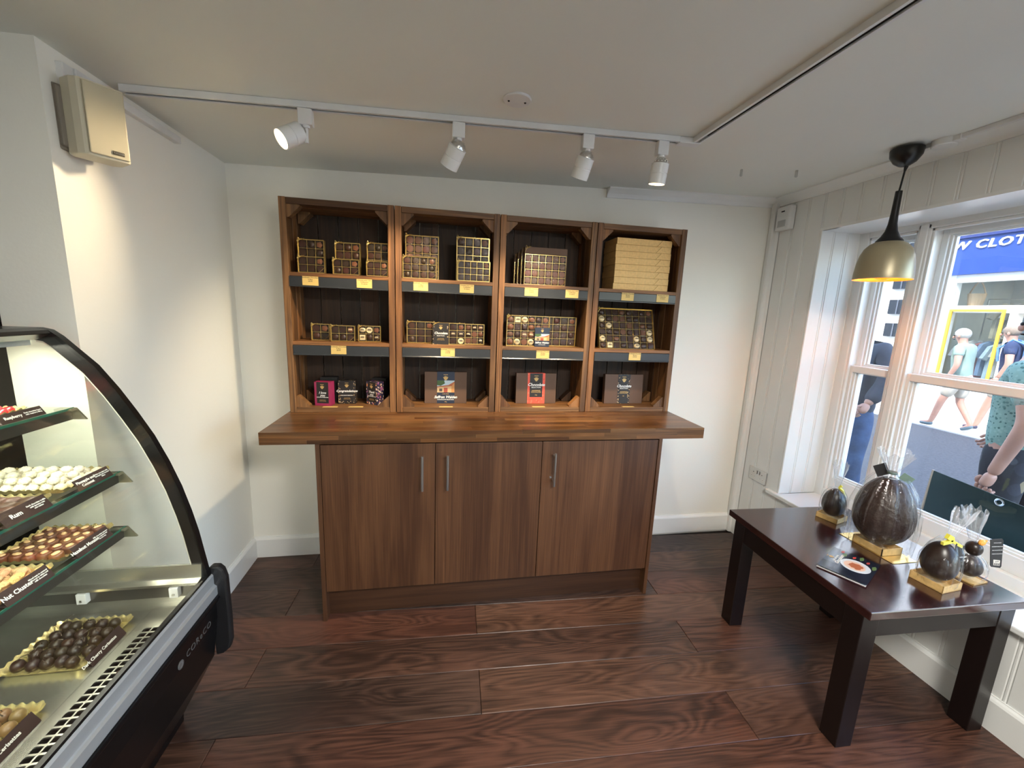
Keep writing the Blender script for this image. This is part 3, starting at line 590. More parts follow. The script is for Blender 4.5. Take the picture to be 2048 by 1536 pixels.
def wide(label, x0, x1, bw, band, inner, words, pic=False, low=0):
    w = x1-x0; h = .176; t = thing('wide_box', label, 'box', ((x0+x1)/2, .432, Z3), group='wide flat boxes on their edge'); t.rotation_euler = (-.06, 0, 0)
    obj('base', MB().box(-w/2, w/2, .004, .034, 0, h), BROWNB, t, bevel=.001)
    obj('front_card', MB().box(-w/2, w/2, 0, .004, 0, h-.001), BROWNB, t)
    obj('band', MB().box(-bw/2, bw/2, -.0008, .0352, -.0004, h+.0008), band, t)
    if inner: obj('band_panel', MB().box(-bw/2+.013, bw/2-.015, -.0014, 0, .037 if low else .001, h-.001), BLKC, t)
    y = -.0018; crest(t, -.001, y, h*.82, .024)
    if pic: house(t, 0, -.0010, h*.54, bw*.99, h*.38)
    for i, (wd, s_, zz, mt_) in enumerate(words): text('box_text', wd, s_, mt_, t, at(-.001, y, h*zz) @ FRONT, shear=.35 if s_ > .017 else 0, bold=.0006 if s_ > .017 else .0002)
    return t
wide('wide brown box with a navy picture band reading Saffron Walden', .451, .681, .096, NAVY, False, [('Saffron Walden', .020, .20, INKW), ('CHOCOLATE SELECTION', .008, .12, INKW), ('A GIFT FROM', .006, .30, INKG), ('135g', .007, .05, INKG)], pic=True)
wide('wide brown box with a coral red band reading Chocolate Selection', .964, 1.201, .103, CORAL, True, [('Chocolate', .024, .62, INKW), ('SELECTION', .011, .53, INKW), ('HANDMADE\nCHOCOLATES', .009, .40, INKG), ('135g', .007, .28, INKG)], low=1)
wide('wide brown box with a black and gilt band in the rightmost crate', 1.503, 1.745, .078, ZEBRA, True, [('Chocolate', .022, .60, INKW), ('SELECTION', .010, .52, INKW), ('HANDMADE\nCHOCOLATES', .008, .38, INKG), ('135g', .006, .26, INKG)])

# ------------------------------------------------------------------ track lighting
TY = -.148
def rail_mesh(l, w=.036, h=.020):   # along X from 0 to l, open channel facing down, top at z=0
    return MB().prism([(-w/2, 0), (-w/2, -h), (-.008, -h), (-.008, -h+.004), (-w/2+.003, -h+.004), (-w/2+.003, -.003), (w/2-.003, -.003), (w/2-.003, -h+.004), (.008, -h+.004), (.008, -h), (w/2, -h), (w/2, 0)], 0, l, 0)
tr = thing('track_rail', 'white lighting track running along the ceiling parallel to the shelf wall', 'lighting track', (-.485, TY, ceil_z(-.485)-.001), group='ceiling lighting tracks')
tilt = math.atan(.0272)
o = obj('rail', rail_mesh(1.985), PLASW, tr, rot=(0, -tilt, 0)); obj('conductor', MB().box(0, 1.96, -.010, .010, -.012, -.004), DARKIN, o)
b = MB(); b.box(1.96, 2.055, -.019, .019, -.023, 0); obj('corner_connector', b, PLASW, tr, rot=(0, -tilt, 0), bevel=.002)
tr2 = thing('track_rail', 'white lighting track running from the corner connector towards the viewer', 'lighting track', (1.552, TY-.02, ceil_z(1.552)-.001), group='ceiling lighting tracks')
o = obj('rail', rail_mesh(2.9), PLASW, tr2, rot=(0, 0, -PI/2)); obj('conductor', MB().box(.05, 2.88, -.010, .010, -.012, -.004), DARKIN, o)
def spot(x, head, d, label, en, col=(1., .78, .50), lit=True):
    z = ceil_z(x)-.021; t = thing('track_spotlight', label, 'spotlight', (x, TY, z), group='track spotlights')
    b = MB(); b.box(-.023, .023, -.016, .016, -.052, 0); obj('adapter', b, PLASW, t, bevel=.003)
    obj('stem', MB().tube([(0, 0, -.052), (0, 0, -.060)], .013, 12).tube([(.0, 0, -.058), (.0, 0, -.108)], .0065, 10), PLASW, t, smooth=True)
    dv = Vector(d).normalized(); q = dv.to_track_quat('Z', 'Y').to_matrix().to_4x4(); h = Vector(head)-Vector((x, TY, z)); M_ = Matrix.Translation(h) @ q
    hd = obj('lamp_head', MB().lathe([(.0, -.038), (.028, -.038), (.034, -.036), (.034, -.001), (.0325, .0), (.0325, .002), (.034, .003), (.034, .040), (.0315, .040), (.0315, .020), (.0, .018)], 28, M=M_, capb=False, capt=False), PLASW, t, smooth=35)
    bk = MB(); bk.lathe([(.028, -.036), (.026, -.046), (.018, -.056), (.006, -.061)], 20, M=M_); 
    for i in range(3):
        for k in range(12):
            a = 2*PI*(k+.5*i)/12; r_, zz = ((.0265, -.044), (.0225, -.051), (.014, -.058))[i]
            bk.ball((M_ @ Vector((r_*math.cos(a), r_*math.sin(a), zz)))[:], .0022, 5, 4)
    ob = obj('perforated_back', bk, STEEL, t, smooth=True)
    obj('knuckle', MB().tube([(0, 0, -.104), tuple(M_ @ Vector((0, 0, -.058)))], .006, 8), PLASW, t)
    obj('lens', MB().lathe([(0, .036), (.030, .036), (.026, .040), (.0, .0415)], 20, M=M_, capb=False, capt=False), GLOW, t, smooth=True)
    l = D.lights.new('spot_lamp', 'SPOT'); l.energy = en; l.color = col; l.spot_size = rad(82); l.spot_blend = .75; l.shadow_soft_size = .028
    lo = D.objects.new('spot_lamp', l); COL.objects.link(lo); lo.parent = t; lo.location = M_ @ Vector((0, 0, .048)); lo.rotation_euler = dv.to_track_quat('-Z', 'Y').to_euler()
spot(.067, (.020, TY-.012, 2.050), (-.66, -.52, -.55), 'lit track spotlight aimed left at the wall, nearest the speaker', 7)
spot(.595, (.577, TY+.014, 2.046), (-.42, .46, -.78), 'track spotlight second from the speaker, tilted down towards the crates', 24)
spot(1.095, (1.086, TY+.014, 2.056), (-.17, .42, -.89), 'track spotlight third from the speaker, hanging almost straight down', 24)
spot(1.410, (1.410, TY+.008, 2.062), (-.03, .16, -.98), 'lit track spotlight nearest the corner connector, glowing at its lower rim', 18)
t = thing('ceiling_rose', 'round white blanking plate with two screws on the ceiling', 'ceiling plate', (.782, -.318, ceil_z(.782)))
obj('plate', MB().lathe([(.048, 0), (.048, -.004), (.045, -.006), (.0, -.0065)], 36, capb=False, capt=False), PLASW, t, smooth=30)
for sx_ in (-.028, .028): obj('screw', MB().lathe([(.003, -.0085), (.004, -.006)], 8, M=at(sx_, .004, 0)), DARKIN, t)
for x, y, lb in ((1.99, .13, 'left of two grey metal pegs sticking out of the ceiling'), (2.26, .085, 'right of two grey metal pegs sticking out of the ceiling')):
    tag(obj('ceiling_peg', MB().lathe([(.006, 0), (.0065, -.030), (.0045, -.031), (.0045, -.024), (0, -.024)], 12, capb=False, capt=False), STEEL, None, (x, y, ceil_z(x)), smooth=40), lb, 'peg', 'grey ceiling pegs')

# ------------------------------------------------------------------ speaker
sp_ = thing('wall_speaker', 'cream wall mounted loudspeaker high on the left wall', 'speaker', (-.45, -.38, 1.97)); sp_.rotation_euler = (0, 0, math.atan2(.075, .054))
# local x runs along the grille from its near edge, local y goes back to the wall
b = MB(); Wd, Hh = .100, .198
def slab(h0, h1, pr, mt=None): return MB().prism(pr, h0, h1, 2)
pr = [(0, .004), (.006, 0), (Wd-.006, -.006), (Wd, -.001), (Wd+.004, .060), (Wd-.012, .078), (.000, .078), (-.014, .062), (-.010, .020)]
obj('housing', slab(-Hh/2, Hh/2, pr), CREAMP, sp_, bevel=.004)
obj('grille', MB().box(.008, Wd-.004, -.0085, -.003, -Hh/2+.006, Hh/2-.006), GRILLE, sp_, bevel=.004, rot=(0, 0, -.03))
g_ = obj('name_plate', MB().box(.056, .082, -.0125, -.010, -.084, -.074), mat('dark name plate', (.05, .04, .02), .4), sp_); text('name_text', 'YAMAHA', .0058, STEEL, g_, at(.069, -.0130, -.079) @ FRONT)
b = MB(); b.box(-.030, .088, .076, .118, -.086, .086); b.box(-.024, -.006, .060, .078, -.078, .078); obj('rear_housing', b, mat('grey beige rear plastic', (.20, .175, .14), .6), sp_, bevel=.004)
for zz in (.055, -.005, -.065): obj('terminal', MB().tube([(-.036, .092, zz), (.0, .092, zz)], .006, 10), BLACK, sp_)
obj('bracket', MB().box(.0, .02, .100, .130, -.085, .12), PLASW, sp_)
# ------------------------------------------------------------------ sensor, socket
t = thing('motion_sensor', 'small white motion sensor high in the right hand corner', 'sensor', (2.598, .466, 2.10))
obj('housing', MB().prism([(.0, -.052), (-.032, -.052), (-.040, -.044), (-.040, .044), (-.032, .052), (0, .052)], -.068, .068, 2), PLASW, t, bevel=.005)
obj('lens', MB().box(-.0425, -.0395, -.028, .028, -.050, -.012), mat('sensor lens', (.45, .46, .46), .3), t, bevel=.001)
obj('indicator', MB().box(-.0415, -.0395, -.012, .012, .035, .042), DARKIN, t)
t = thing('wall_socket', 'brushed steel double power socket on the panelled wall', 'socket', (2.600, .388, .487))
b = MB(); b.box(-.007, 0, -.073, .073, -.043, .043); obj('face_plate', b, STEEL, t, bevel=.003)
for sy in (-.036, .036):
    obj('rocker_switch', MB().box(-.011, -.006, sy*.28-.006, sy*.28+.006, .008, .030), STEEL, t, bevel=.001)
    hh_ = MB(); hh_.box(-.0076, -.0068, sy-.003, sy+.003, .008, .018)
    for q in (-.012, .012): hh_.box(-.0078, -.0068, sy+q-.006, sy+q+.006, -.020, -.010)
    o = obj('socket_holes', hh_, INKW, t); obj('slot', MB().box(-.0082, -.0076, sy-.012-.003, sy-.012+.003, -.017, -.013).box(-.0082, -.0076, sy+.012-.003, sy+.012+.003, -.017, -.013).box(-.0082, -.0074, sy-.0025, sy+.0025, .010, .017), DARKIN, o)

# ------------------------------------------------------------------ pendant lamp, junction box, conduit
px_, py_ = 2.455, -.262
t = thing('pendant_lamp', 'champagne bell shaped pendant lamp with black neck by the window', 'lamp', (px_, py_, 1.685))
zc = ceil_z(px_)-1.685
obj('canopy', MB().lathe([(.0, zc-.078), (.018, zc-.076), (.038, zc-.062), (.053, zc-.038), (.056, zc-.014), (.055, zc-.010), (.0, zc-.010)], 28, capb=False, capt=False), BLACK, t, smooth=45)
obj('cord', MB().tube([(.012, 0, zc-.074), (.008, 0, zc-.098), (.0, 0, .365)], [.008, .0035, .0035], 8), BLACK, t)
obj('neck', MB().lathe([(.049, .158), (.046, .166), (.033, .182), (.022, .205), (.0160, .235), (.0135, .280), (.0125, .345), (.012, .368), (.0, .370)], 28, capb=False, capt=False), BLACK, t, smooth=45)
sh = obj('shade', MB().lathe([(.1030, 0), (.1034, .004), (.1025, .030), (.0985, .070), (.0915, .105), (.0805, .132), (.0650, .150), (.0470, .160)], 40, capb=False, capt=False), SHADEO, t, smooth=50)
obj('lining', MB().lathe([(.1030, 0), (.1012, .003), (.1000, .030), (.0958, .070), (.0888, .103), (.078, .129), (.063, .147), (.0, .156)], 40, capb=False, capt=False), SHADEI, t, smooth=50)
obj('lamp_holder', MB().lathe([(.018, .100), (.018, .155)], 16), BLACK, t)
BULB = glassy('amber bulb glass', (1, .82, .5), 1.0)
o = obj('bulb', MB().lathe([(.0, -.003), (.016, -.001), (.032, .010), (.040, .028), (.041, .046), (.034, .068), (.020, .086), (.014, .102)], 24, capb=False, capt=False), BULB, t, smooth=60)
for k in range(6):
    a = PI*k/3; obj('filament', MB().tube([(.006*math.cos(a), .006*math.sin(a), .085), (.020*math.cos(a), .020*math.sin(a), .030), (.008*math.cos(a), .008*math.sin(a), .022)], .0011, 5), FILAM, t)
l = D.lights.new('pendant_bulb', 'POINT'); l.energy = 1.3; l.color = (1, .55, .2); l.shadow_soft_size = .02; lo = D.objects.new('pendant_bulb', l); COL.objects.link(lo); lo.parent = t; lo.location = (0, 0, .055)
jb = thing('junction_box', 'round white junction box with trunking at the ceiling edge', 'junction box', (2.525, -.345, ceil_z(2.525)))
obj('box', MB().lathe([(.040, 0), (.040, -.022), (.037, -.026), (.0, -.027)], 28, capb=False, capt=False), PLASW, jb, smooth=35)
obj('conduit', MB().box(-.010, .010, -2.6, -.036, -.016, 0).box(-.016, .016, -.062, -.034, -.020, 0).box(-.02, .012, .032, .075, -.018, 0), PLASW, jb, bevel=.002)

# ------------------------------------------------------------------ table
TA = -.0351; TX, TYY, TL, TW, TH = 1.9284, -.8581, .7019, .6420, .5614
tb = thing('side_table', 'low dark mahogany table standing against the window wall', 'table', (TX, TYY, 0), TA)
slabw = TW
obj('tabletop', MB().box(0, TW, 0, TL, TH-.030, TH), TABLEW, tb, bevel=.003)
lw = .0655
for lx in (0.002, TW-lw-.012):
    for ly in (.0204, TL-.0475-lw): obj('leg', MB().box(lx, lx+lw, ly, ly+lw, 0, TH-.0302), TABLEL, tb, bevel=.0025)
for bx in ((.004, .022, .0204+lw, TL-.0475-lw), (TW-.034, TW-.016, .0204+lw, TL-.0475-lw), (lw+.002, TW-lw-.012, .0225, .040), (lw+.002, TW-lw-.012, TL-.067, TL-.05)):
    obj('apron', MB().box(bx[0], bx[1], bx[2], bx[3], TH-.112, TH-.0302), TABLEL if bx[0] < .05 else TABLEL, tb, bevel=.001)

# ------------------------------------------------------------------ wrapped chocolate eggs
CHE = mat('ribbed dark chocolate', (.028, .013, .009), .4, vary=.25, vs=18, bump=.5, bs=60)
CHS = mat('smooth dark chocolate', (.022, .012, .009), .33, vary=.2, vs=12)
def egg_mb(r, h, ribs=0, lean=0.):
    def fr(a, i, rr, z):
        s_ = 1+(.018*math.sin(ribs*a) if ribs else 0)+(.02 if abs(((a+PI/2) % PI)-PI/2) < .06 and ribs else 0)
        return rr*s_, z
    n = 22; pr = [(0.0005, 0)]+[(r*math.sin(PI*i/n)*(1+.13*math.cos(PI*i/n)), h*(1-math.cos(PI*i/n))/2) for i in range(1, n)]+[(.0005, h)]
    return MB().lathe(pr, 72 if ribs else 32, fr=fr if ribs else None)
def bag_mb(seed, prof, pleats=11, flare=.35, n=84):
    rr = random.Random(seed); ph = [rr.uniform(0, 6.28) for _ in range(8)]
    zt = prof[-1][1]
    def fr(a, i, r, z):
        u = i/(len(prof)-1); k = .045+.07*abs(math.sin(u*3))+(.5*max(0, u-.72) if u > .72 else 0)
        w = math.sin(pleats*a+ph[0]+u*2)*.5+math.sin((pleats*2+3)*a+ph[1]-u*3)*.3+math.sin(5*a+ph[2])*.4
        q = 1+k*w
        return r*q, z+(.012*math.sin(7*a+ph[3])+.010*math.sin(3*a+ph[4]) if i == len(prof)-1 else 0)
    return MB().lathe(prof, n, fr=fr, capb=False, capt=False)
def egg(label, x, y, r, h, zb, box, boxr, bagtop, tie, ribs=0, seed=1, rz=0, ribbon=True, mt=None, lean=(0, 0), bw=None):
    t = thing('chocolate_egg', label, 'egg', (x, y, TH+.0004), rz, group='cellophane wrapped chocolate eggs')
    obj('egg', egg_mb(r, h, ribs), mt or CHS, t, (0, 0, zb), smooth=True)
    w, d, hh = box
    b = MB(); th = .003
    b.box(-w, w, -d, d, 0, .003); b.box(-w, -w+th, -d, d, 0, hh); b.box(w-th, w, -d, d, 0, hh); b.box(-w, w, -d, -d+th, 0, hh); b.box(-w, w, d-th, d, 0, hh)
    obj('card_base', b, GOLDC, t, rot=(0, 0, boxr))
    R0 = bw or r*1.05
    pf = [(R0*.86, .0015), (R0*1.0, .02), (R0*1.06, zb+h*.30), (R0*1.03, zb+h*.55), (R0*.84, zb+h*.82), (R0*.5, zb+h*1.02), (tie[1]*1.7, tie[0]-.018), (tie[1], tie[0]), (tie[1]*1.5, tie[0]+.014), (tie[2]*.62, tie[0]+(bagtop-tie[0])*.45), (tie[2]*.9, tie[0]+(bagtop-tie[0])*.8), (tie[2], bagtop)]
    bg_ = bag_mb(seed, pf); 
    if lean != (0, 0):
        bg_.v = [(p[0]+lean[0]*max(0, p[2]-h*.7)**1.2*8, p[1]+lean[1]*max(0, p[2]-h*.7)**1.2*8, p[2]) for p in bg_.v]
    nl = (len(pf)-4)*84; kf = [i for i, f_ in enumerate(bg_.f) if max(f_) < nl]
    top = MB(); top.v = bg_.v; top.f = [f_ for i, f_ in enumerate(bg_.f) if i not in set(kf)]; top.m = [0]*len(top.f)
    bg_.f = [bg_.f[i] for i in kf]; bg_.m = [0]*len(bg_.f)
    ce = obj('cellophane', bg_, CELLO, t, smooth=60); obj('gathered_top', top, CELLOT, ce, smooth=60)
    return t
t = egg('large ribbed dark chocolate egg in tall cellophane on the table', 2.357, -.532, .099, .288, .028, (.050, .060, .032), 0, .425, (.336, .014, .052), ribs=60, seed=4, mt=CHE)
obj('gold_card', MB().box(-.055, .062, -.108, .116, .0, .0018), GOLD, t)
obj('tie', MB().lathe([(.015, .331), (.018, .336), (.015, .341)], 16, capb=False, capt=False), mat('green grey tie', (.09, .14, .12), .5), t)
obj('swing_tag', MB().box(-.022, .022, -.001, .001, -.052, 0), BLKC, t, (-.036, .028, .362), (.1, -.5, -.5)); obj('swing_tag', MB().box(-.020, .020, -.001, .001, -.030, 0), mat('sage tag card', (.16, .24, .20), .5), t, (.040, -.035, .335), (.1, .5, -.7))
t = egg('small dark chocolate egg with yellow ribbon in the far corner of the table', 2.400, -.290, .048, .136, .016, (.045, .045, .024), .28, .275, (.164, .008, .028), seed=6)
rb = MB(); rb.tube([(0, -.01, .162), (.012, -.016, .150), (.022, -.018, .130), (.034, -.02, .112)], [.006, .008, .007, .004], 5).tube([(0, -.01, .162), (.004, -.014, .172), (.012, -.014, .168)], [.005, .007, .003], 5); obj('ribbon', rb, YELRIB, t)
t = egg('dark chocolate egg with lime ribbon and black tag at the near end of the table', 2.334, -.756, .051, .146, .020, (.050, .050, .028), .10, .262, (.178, .009, .030), seed=9, lean=(.12, .03))
rb = MB()
rb.prism([(-.002, -.004), (-.028, .010), (-.020, .026), (.000, .016), (.008, 0)], -.007, .004, 1, M=at(0, -.016, .182)); rb.prism([(-.002, 0), (-.040, -.006), (-.042, .006), (0, .012)], -.005, .004, 1, M=at(0, -.018, .174)); rb.prism([(0, .008), (.052, -.018), (.050, -.028), (0, -.004)], -.004, .004, 1, M=at(0, -.018, .178))
obj('ribbon', rb, YELRIB, t)
obj('swing_tag', MB().prism([(0, 0), (.052, -.016), (.055, -.022), (.050, -.066), (.046, -.069), (.010, -.050)], -.0008, .0008, 1), BLKC, t, (.016, -.022, .172), (0, 0, .1)); text('tag_text', 'DARK CHOCOLATE', .005, INKW, t, at(.05, -.026, .118) @ FRONT)
t = egg('smallest chocolate piece in cellophane behind the near egg, with a long black tag', 2.500, -.745, .036, .085, .012, (.040, .040, .006), .1, .255, (.150, .010, .032), seed=12, lean=(.02, .03), bw=.046)
obj('egg_top', MB().ball((0, 0, .122), (.024, .024, .028), 20, 14), CHS, t, smooth=True)
obj('ribbon', MB().ball((.010, -.012, .152), (.016, .008, .012), 10, 6).tube([(.01, -.01, .152), (.03, -.012, .158)], .004, 5), mat('orange ribbon', (.85, .38, .05), .4), t)
tg = obj('swing_tag', MB().prism([(.0, .0), (.050, .002), (.058, -.006), (.080, -.112), (.076, -.118), (.036, -.112), (.030, -.106)], -.0008, .0008, 1), BLKC, t, (.030, -.020, .168), (0, 0, -.06))
obj('price_sticker', MB().prism([(.036, -.082), (.066, -.086), (.070, -.108), (.042, -.105)], -.0014, -.0008, 1), mat('sticker paper', (.72, .66, .56), .6), tg)
bar = MB()
for i, q in enumerate((0, .003, .0045, .008, .0105, .012, .0155, .018, .021, .0225)): bar.box(.043+q, .0442+q, -.0017, -.0014, -.104-q*.1, -.096-q*.1)
obj('barcode', bar, INK, tg); text('sticker_text', '£6.95', .007, INK, tg, at(.053, -.0016, -.0905) @ FRONT)
for i in range(4): text('tag_text', ['CHOCOLATE FIGURE', 'INGREDIENTS: SUGAR, COCOA', 'MASS, COCOA BUTTER, MILK', 'STORE IN A COOL DRY PLACE'][i], .0034, INKW, tg, at(.034+i*.004, -.0010, -.014-.015*i) @ FRONT)
# leaflet
lf = thing('leaflet', 'folded menu leaflet with a plate of food on its dark cover', 'leaflet', (1.975, -.614, TH+.0005)); lf.rotation_euler = (0, 0, math.atan2(.107, .201))
M1 = MB().box(0, .224, -.150, 0, 0, .0008); M1.add([(0, -.150, .001), (.224, -.150, .001), (.224, 0, .0015), (0, 0, .009), (0, -.150, .0085)], [(0, 1, 2, 3), ]); 
obj('pages', MB().box(0, .224, -.148, 0, 0, .0012), mat('leaflet paper', (.7, .7, .7), .5), lf)
COVER = mat('glossy dark cover', (.012, .016, .028), .16, vary=.3, vs=20)
obj('cover', MB().add([(0, -.150, .0075), (.03, -.150, .0052), (.08, -.150, .0022), (.224, -.150, .0016), (0, 0, .0075), (.03, 0, .0052), (.08, 0, .0022), (.224, 0, .0016)], [(0, 1, 5, 4), (1, 2, 6, 5), (2, 3, 7, 6)]) or None if False else (lambda q: (q.add([(0, -.150, .0075), (.03, -.150, .0052), (.08, -.150, .0022), (.224, -.150, .0016), (0, 0, .0075), (.03, 0, .0052), (.08, 0, .0022), (.224, 0, .0016)], [(0, 1, 5, 4), (1, 2, 6, 5), (2, 3, 7, 6)]), q)[1])(MB()), COVER, lf)
def disc(nm, x, y, rx, ry, z, mt, n=28, wob=0):
    rq = random.Random(nm); b = MB(); b.add([(x+rx*math.cos(2*PI*k/n)*(1+rq.uniform(-wob, wob)), y+ry*math.sin(2*PI*k/n)*(1+rq.uniform(-wob, wob)), z) for k in range(n)], [tuple(range(n))]); obj(nm, b, mt, lf)
disc('printed_plate', .125, -.092, .050, .046, .0026, mat('print plate', (.62, .66, .68), .3)); disc('printed_plate_well', .123, -.090, .036, .033, .0028, mat('print sauce', (.72, .50, .38), .3)); disc('printed_food', .124, -.093, .024, .023, .0030, mat('print food', (.42, .13, .06), .3), wob=.25)
for i, (x, y, a, c_) in enumerate(((.185, -.045, .5, 0), (.192, -.075, -.2, 1), (.190, -.118, .1, 1), (.165, -.140, -.5, 0), (.205, -.095, .3, 0), (.206, -.035, .2, 1))):
    disc('printed_leaf%s' % ['', '_red'][c_] if c_ else 'printed_leaf', x, y, .017-.005*c_, .006, .0027, MATS.get('print leaf %d' % c_) or mat('print leaf %d' % c_, [(.10, .17, .06), (.40, .06, .05)][c_], .3), 10, .3)
text('leaflet_text', 'THE SAFFRON', .010, INKW, lf, at(.128, -.030, .0028)); text('leaflet_text', 'Chocolatiers', .017, INKW, lf, at(.130, -.041, .0028), shear=.35, bold=.0003)
c_ = crest(lf, .125, -.014, .003, .016); c_.rotation_euler = (-PI/2, 0, 0)

# ------------------------------------------------------------------ chilled display case (its far end stands at y = -.42)
YE, YN = -.422, -2.05
case = thing('display_case', 'black curved glass chocolate display case on the left', 'display case', (-.62, -1.2, 0))
OC = Vector((.62, 1.2, 0))
def cc(name, b, mt, parent=None, **k):
    if parent is None: return obj(name, b, mt, case, loc=OC, **k)
    return obj(name, b, mt, parent, **k)
# outer curve of the glass (x, z), from the top front edge down to the bumper
OUT = [(-.586, 1.384), (-.560, 1.378), (-.537, 1.360), (-.46, 1.277), (-.415, 1.207), (-.377, 1.138), (-.338, 1.060), (-.305, .975), (-.278, .890), (-.257, .802), (-.243, .730), (-.233, .657), (-.225, .60), (-.220, .574)]
def offs(P, d):
    r_ = []
    for i, p in enumerate(P):
        a = P[max(i-1, 0)]; c = P[min(i+1, len(P)-1)]; tx, tz = c[0]-a[0], c[1]-a[1]; l = math.hypot(tx, tz); r_.append((p[0]+tz/l*d, p[1]-tx/l*d))
    return r_
def strip(P0, P1, y0, y1):
    b = MB(); n = len(P0)
    v = [(x, y0, z) for x, z in P0]+[(x, y0, z) for x, z in P1]+[(x, y1, z) for x, z in P0]+[(x, y1, z) for x, z in P1]
    f = []
    for i in range(n-1):
        f += [(i, i+1, n+i+1, n+i), (2*n+i, 3*n+i, 3*n+i+1, 2*n+i+1), (i, 2*n+i, 2*n+i+1, i+1), (n+i, n+i+1, 3*n+i+1, 3*n+i)]
    f += [(0, n, 3*n, 2*n), (n-1, 3*n-1, 4*n-1, 2*n-1)]
    b.add(v, f); return b
IN = offs(OUT, .036)
cc('end_frame', strip(OUT, IN, YE-.020, YE), BLACK, smooth=30)
cc('end_frame_bead', strip(offs(OUT, .004), offs(OUT, .018), YE, YE+.004), mat('bronze bead', (.16, .12, .07), .35), smooth=30)
cc('end_glass_edge', strip(offs(OUT, .036), offs(OUT, .042), YE-.016, YE-.006), mat('silver seal', (.55, .54, .48), .4), smooth=30)
BX = -1.32
GI = [p for p in offs(OUT, .030)]
poly = [(x, z) for x, z in GI]+[(BX, .60), (BX, 1.35)]
cc('end_glass', MB().prism([(x, z) for x, z in poly], YE-.014, YE-.008, 1), CGLASS)
cc('curved_glass', strip(offs(OUT, .0)[2:], offs(OUT, .005)[2:], YN, YE-.020), CGLASS, smooth=40)
b = MB(); b.prism([(BX, 1.384), (-.588, 1.384), (-.560, 1.378), (-.552, 1.368), (-.590, 1.350), (-.612, 1.350), (BX, 1.352)], YN, YE, 1); cc('top_panel', b, BLACK, bevel=.002)
cc('top_rail', MB().box(-.622, -.606, YN, YE-.02, 1.334, 1.350), ALU)
lt = cc('light_strip', MB().box(-.650, -.626, YN+.05, YE-.03, 1.336, 1.352), mat('lit diffuser', (1, 1, .9), .5, emit=(1, .97, .80), es=7))
light('case_lamp', 'AREA', (-.600, -1.2, 1.330), 4.5, (1.0, .96, .80), aim=(.22, 0, -1), shape='RECTANGLE', size=.02, size_y=1.4).rotation_euler = (0, -.12, 0)
for zz_, en_ in ((.742, 1.0), (.922, 1.0), (1.118, 1.0)):  # unseen fill strips added below the shelves to brighten the deck
    light('shelf_fill', 'AREA', (-.446, -1.2, zz_), en_, (1.0, .96, .80), aim=(0, 0, -1), shape='RECTANGLE', size=.014, size_y=1.4).rotation_euler = (0, .0, 0)
# well: deck, vent strip, end upstand, back
cc('deck', MB().box(-1.28, -.362, YN, YE-.03, .488, .500), DECK)
b = MB()      # vented strip between deck and glass: slats with square openings
yv = YN; 
while yv < YE-.03:
    solid = yv > -.58
    b.box(-.360, -.336, yv, yv+.020, .496, .501)
    if solid: b.box(-.336, -.232, yv, yv+.020, .497, .501)
    else:
        b.box(-.336, -.332, yv, yv+.020, .497, .501); b.box(-.332, -.290, yv, yv+.005, .497, .501); b.box(-.290, -.232, yv, yv+.020, .497, .502)
        b.box(-.313, -.309, yv+.005, yv+.020, .497, .501)
    yv += .020
cc('vent_strip', b, DECK); cc('vent_duct', MB().box(-.352, -.232, YN, YE-.03, .44, .470), DARKIN)
b = MB(); b.prism([(YE-.030, .49), (YE-.036, .49), (YE-.036, .562), (YE-.052, .566), (YE-.052, .574), (YE-.030, .578), (YE-.024, .622), (YE-.016, .622), (YE-.016, .49)], -1.28, -.234, 0); cc('end_upstand', b, DECK)
cc('end_channel', MB().box(-1.28, -.236, YE-.0375, YE-.036, .520, .556), mat('dark steel channel', (.16, .155, .14), .35, .8))
for x in (-.305, -.560):
    o = cc('hinge_plate', MB().box(x-.013, x+.013, YE-.055, YE-.0375, .528, .562), PLASW, bevel=.001); o['label'] = 'pale hinge plate'
    obj('bolt', MB().lathe([(.004, 0), (.004, .003), (0, .003)], 10, M=at(x, YE-.055, .540) @ Matrix.Rotation(PI/2, 4, 'X'), capb=False, capt=False), STEEL, o)
cc('back_panel', MB().box(BX-.02, BX, YN, YE, .0, 1.384), BLACKR)
# glass shelves on brackets
for z, xf in ((1.160, -.505), (.962, -.412), (.783, -.418)):
    sh = cc('shelf', MB().box(-1.20, xf, YN, YE-.048, z-.006, z), SGLASS); obj('glass_edge', MB().box(xf, xf+.0014, YN, YE-.048, z-.0065, z+.0003), GEDGE, sh)
    b = MB(); b.box(xf-.030, xf-.004, YN, YE-.050, z-.036, z-.0075); obj('shelf_channel', b, mat('shelf channel', (.10, .095, .08), .4, .6) if 'shelf channel' not in MATS else MATS['shelf channel'], sh)
    b = MB(); b.prism([(xf-.034, z-.002), (xf+.006, z-.002), (xf+.030, z-.036), (xf-.034, z-.036)], YE-.050, YE-.044, 1); b.prism([(xf-.034, z-.002), (xf+.006, z-.002), (xf+.010, z-.008), (xf-.034, z-.008)], YE-.066, YE-.044, 1); obj('shelf_bracket', b, mat('champagne bracket', (.34, .33, .24), .3, .7) if 'champagne bracket' not in MATS else MATS['champagne bracket'], sh)
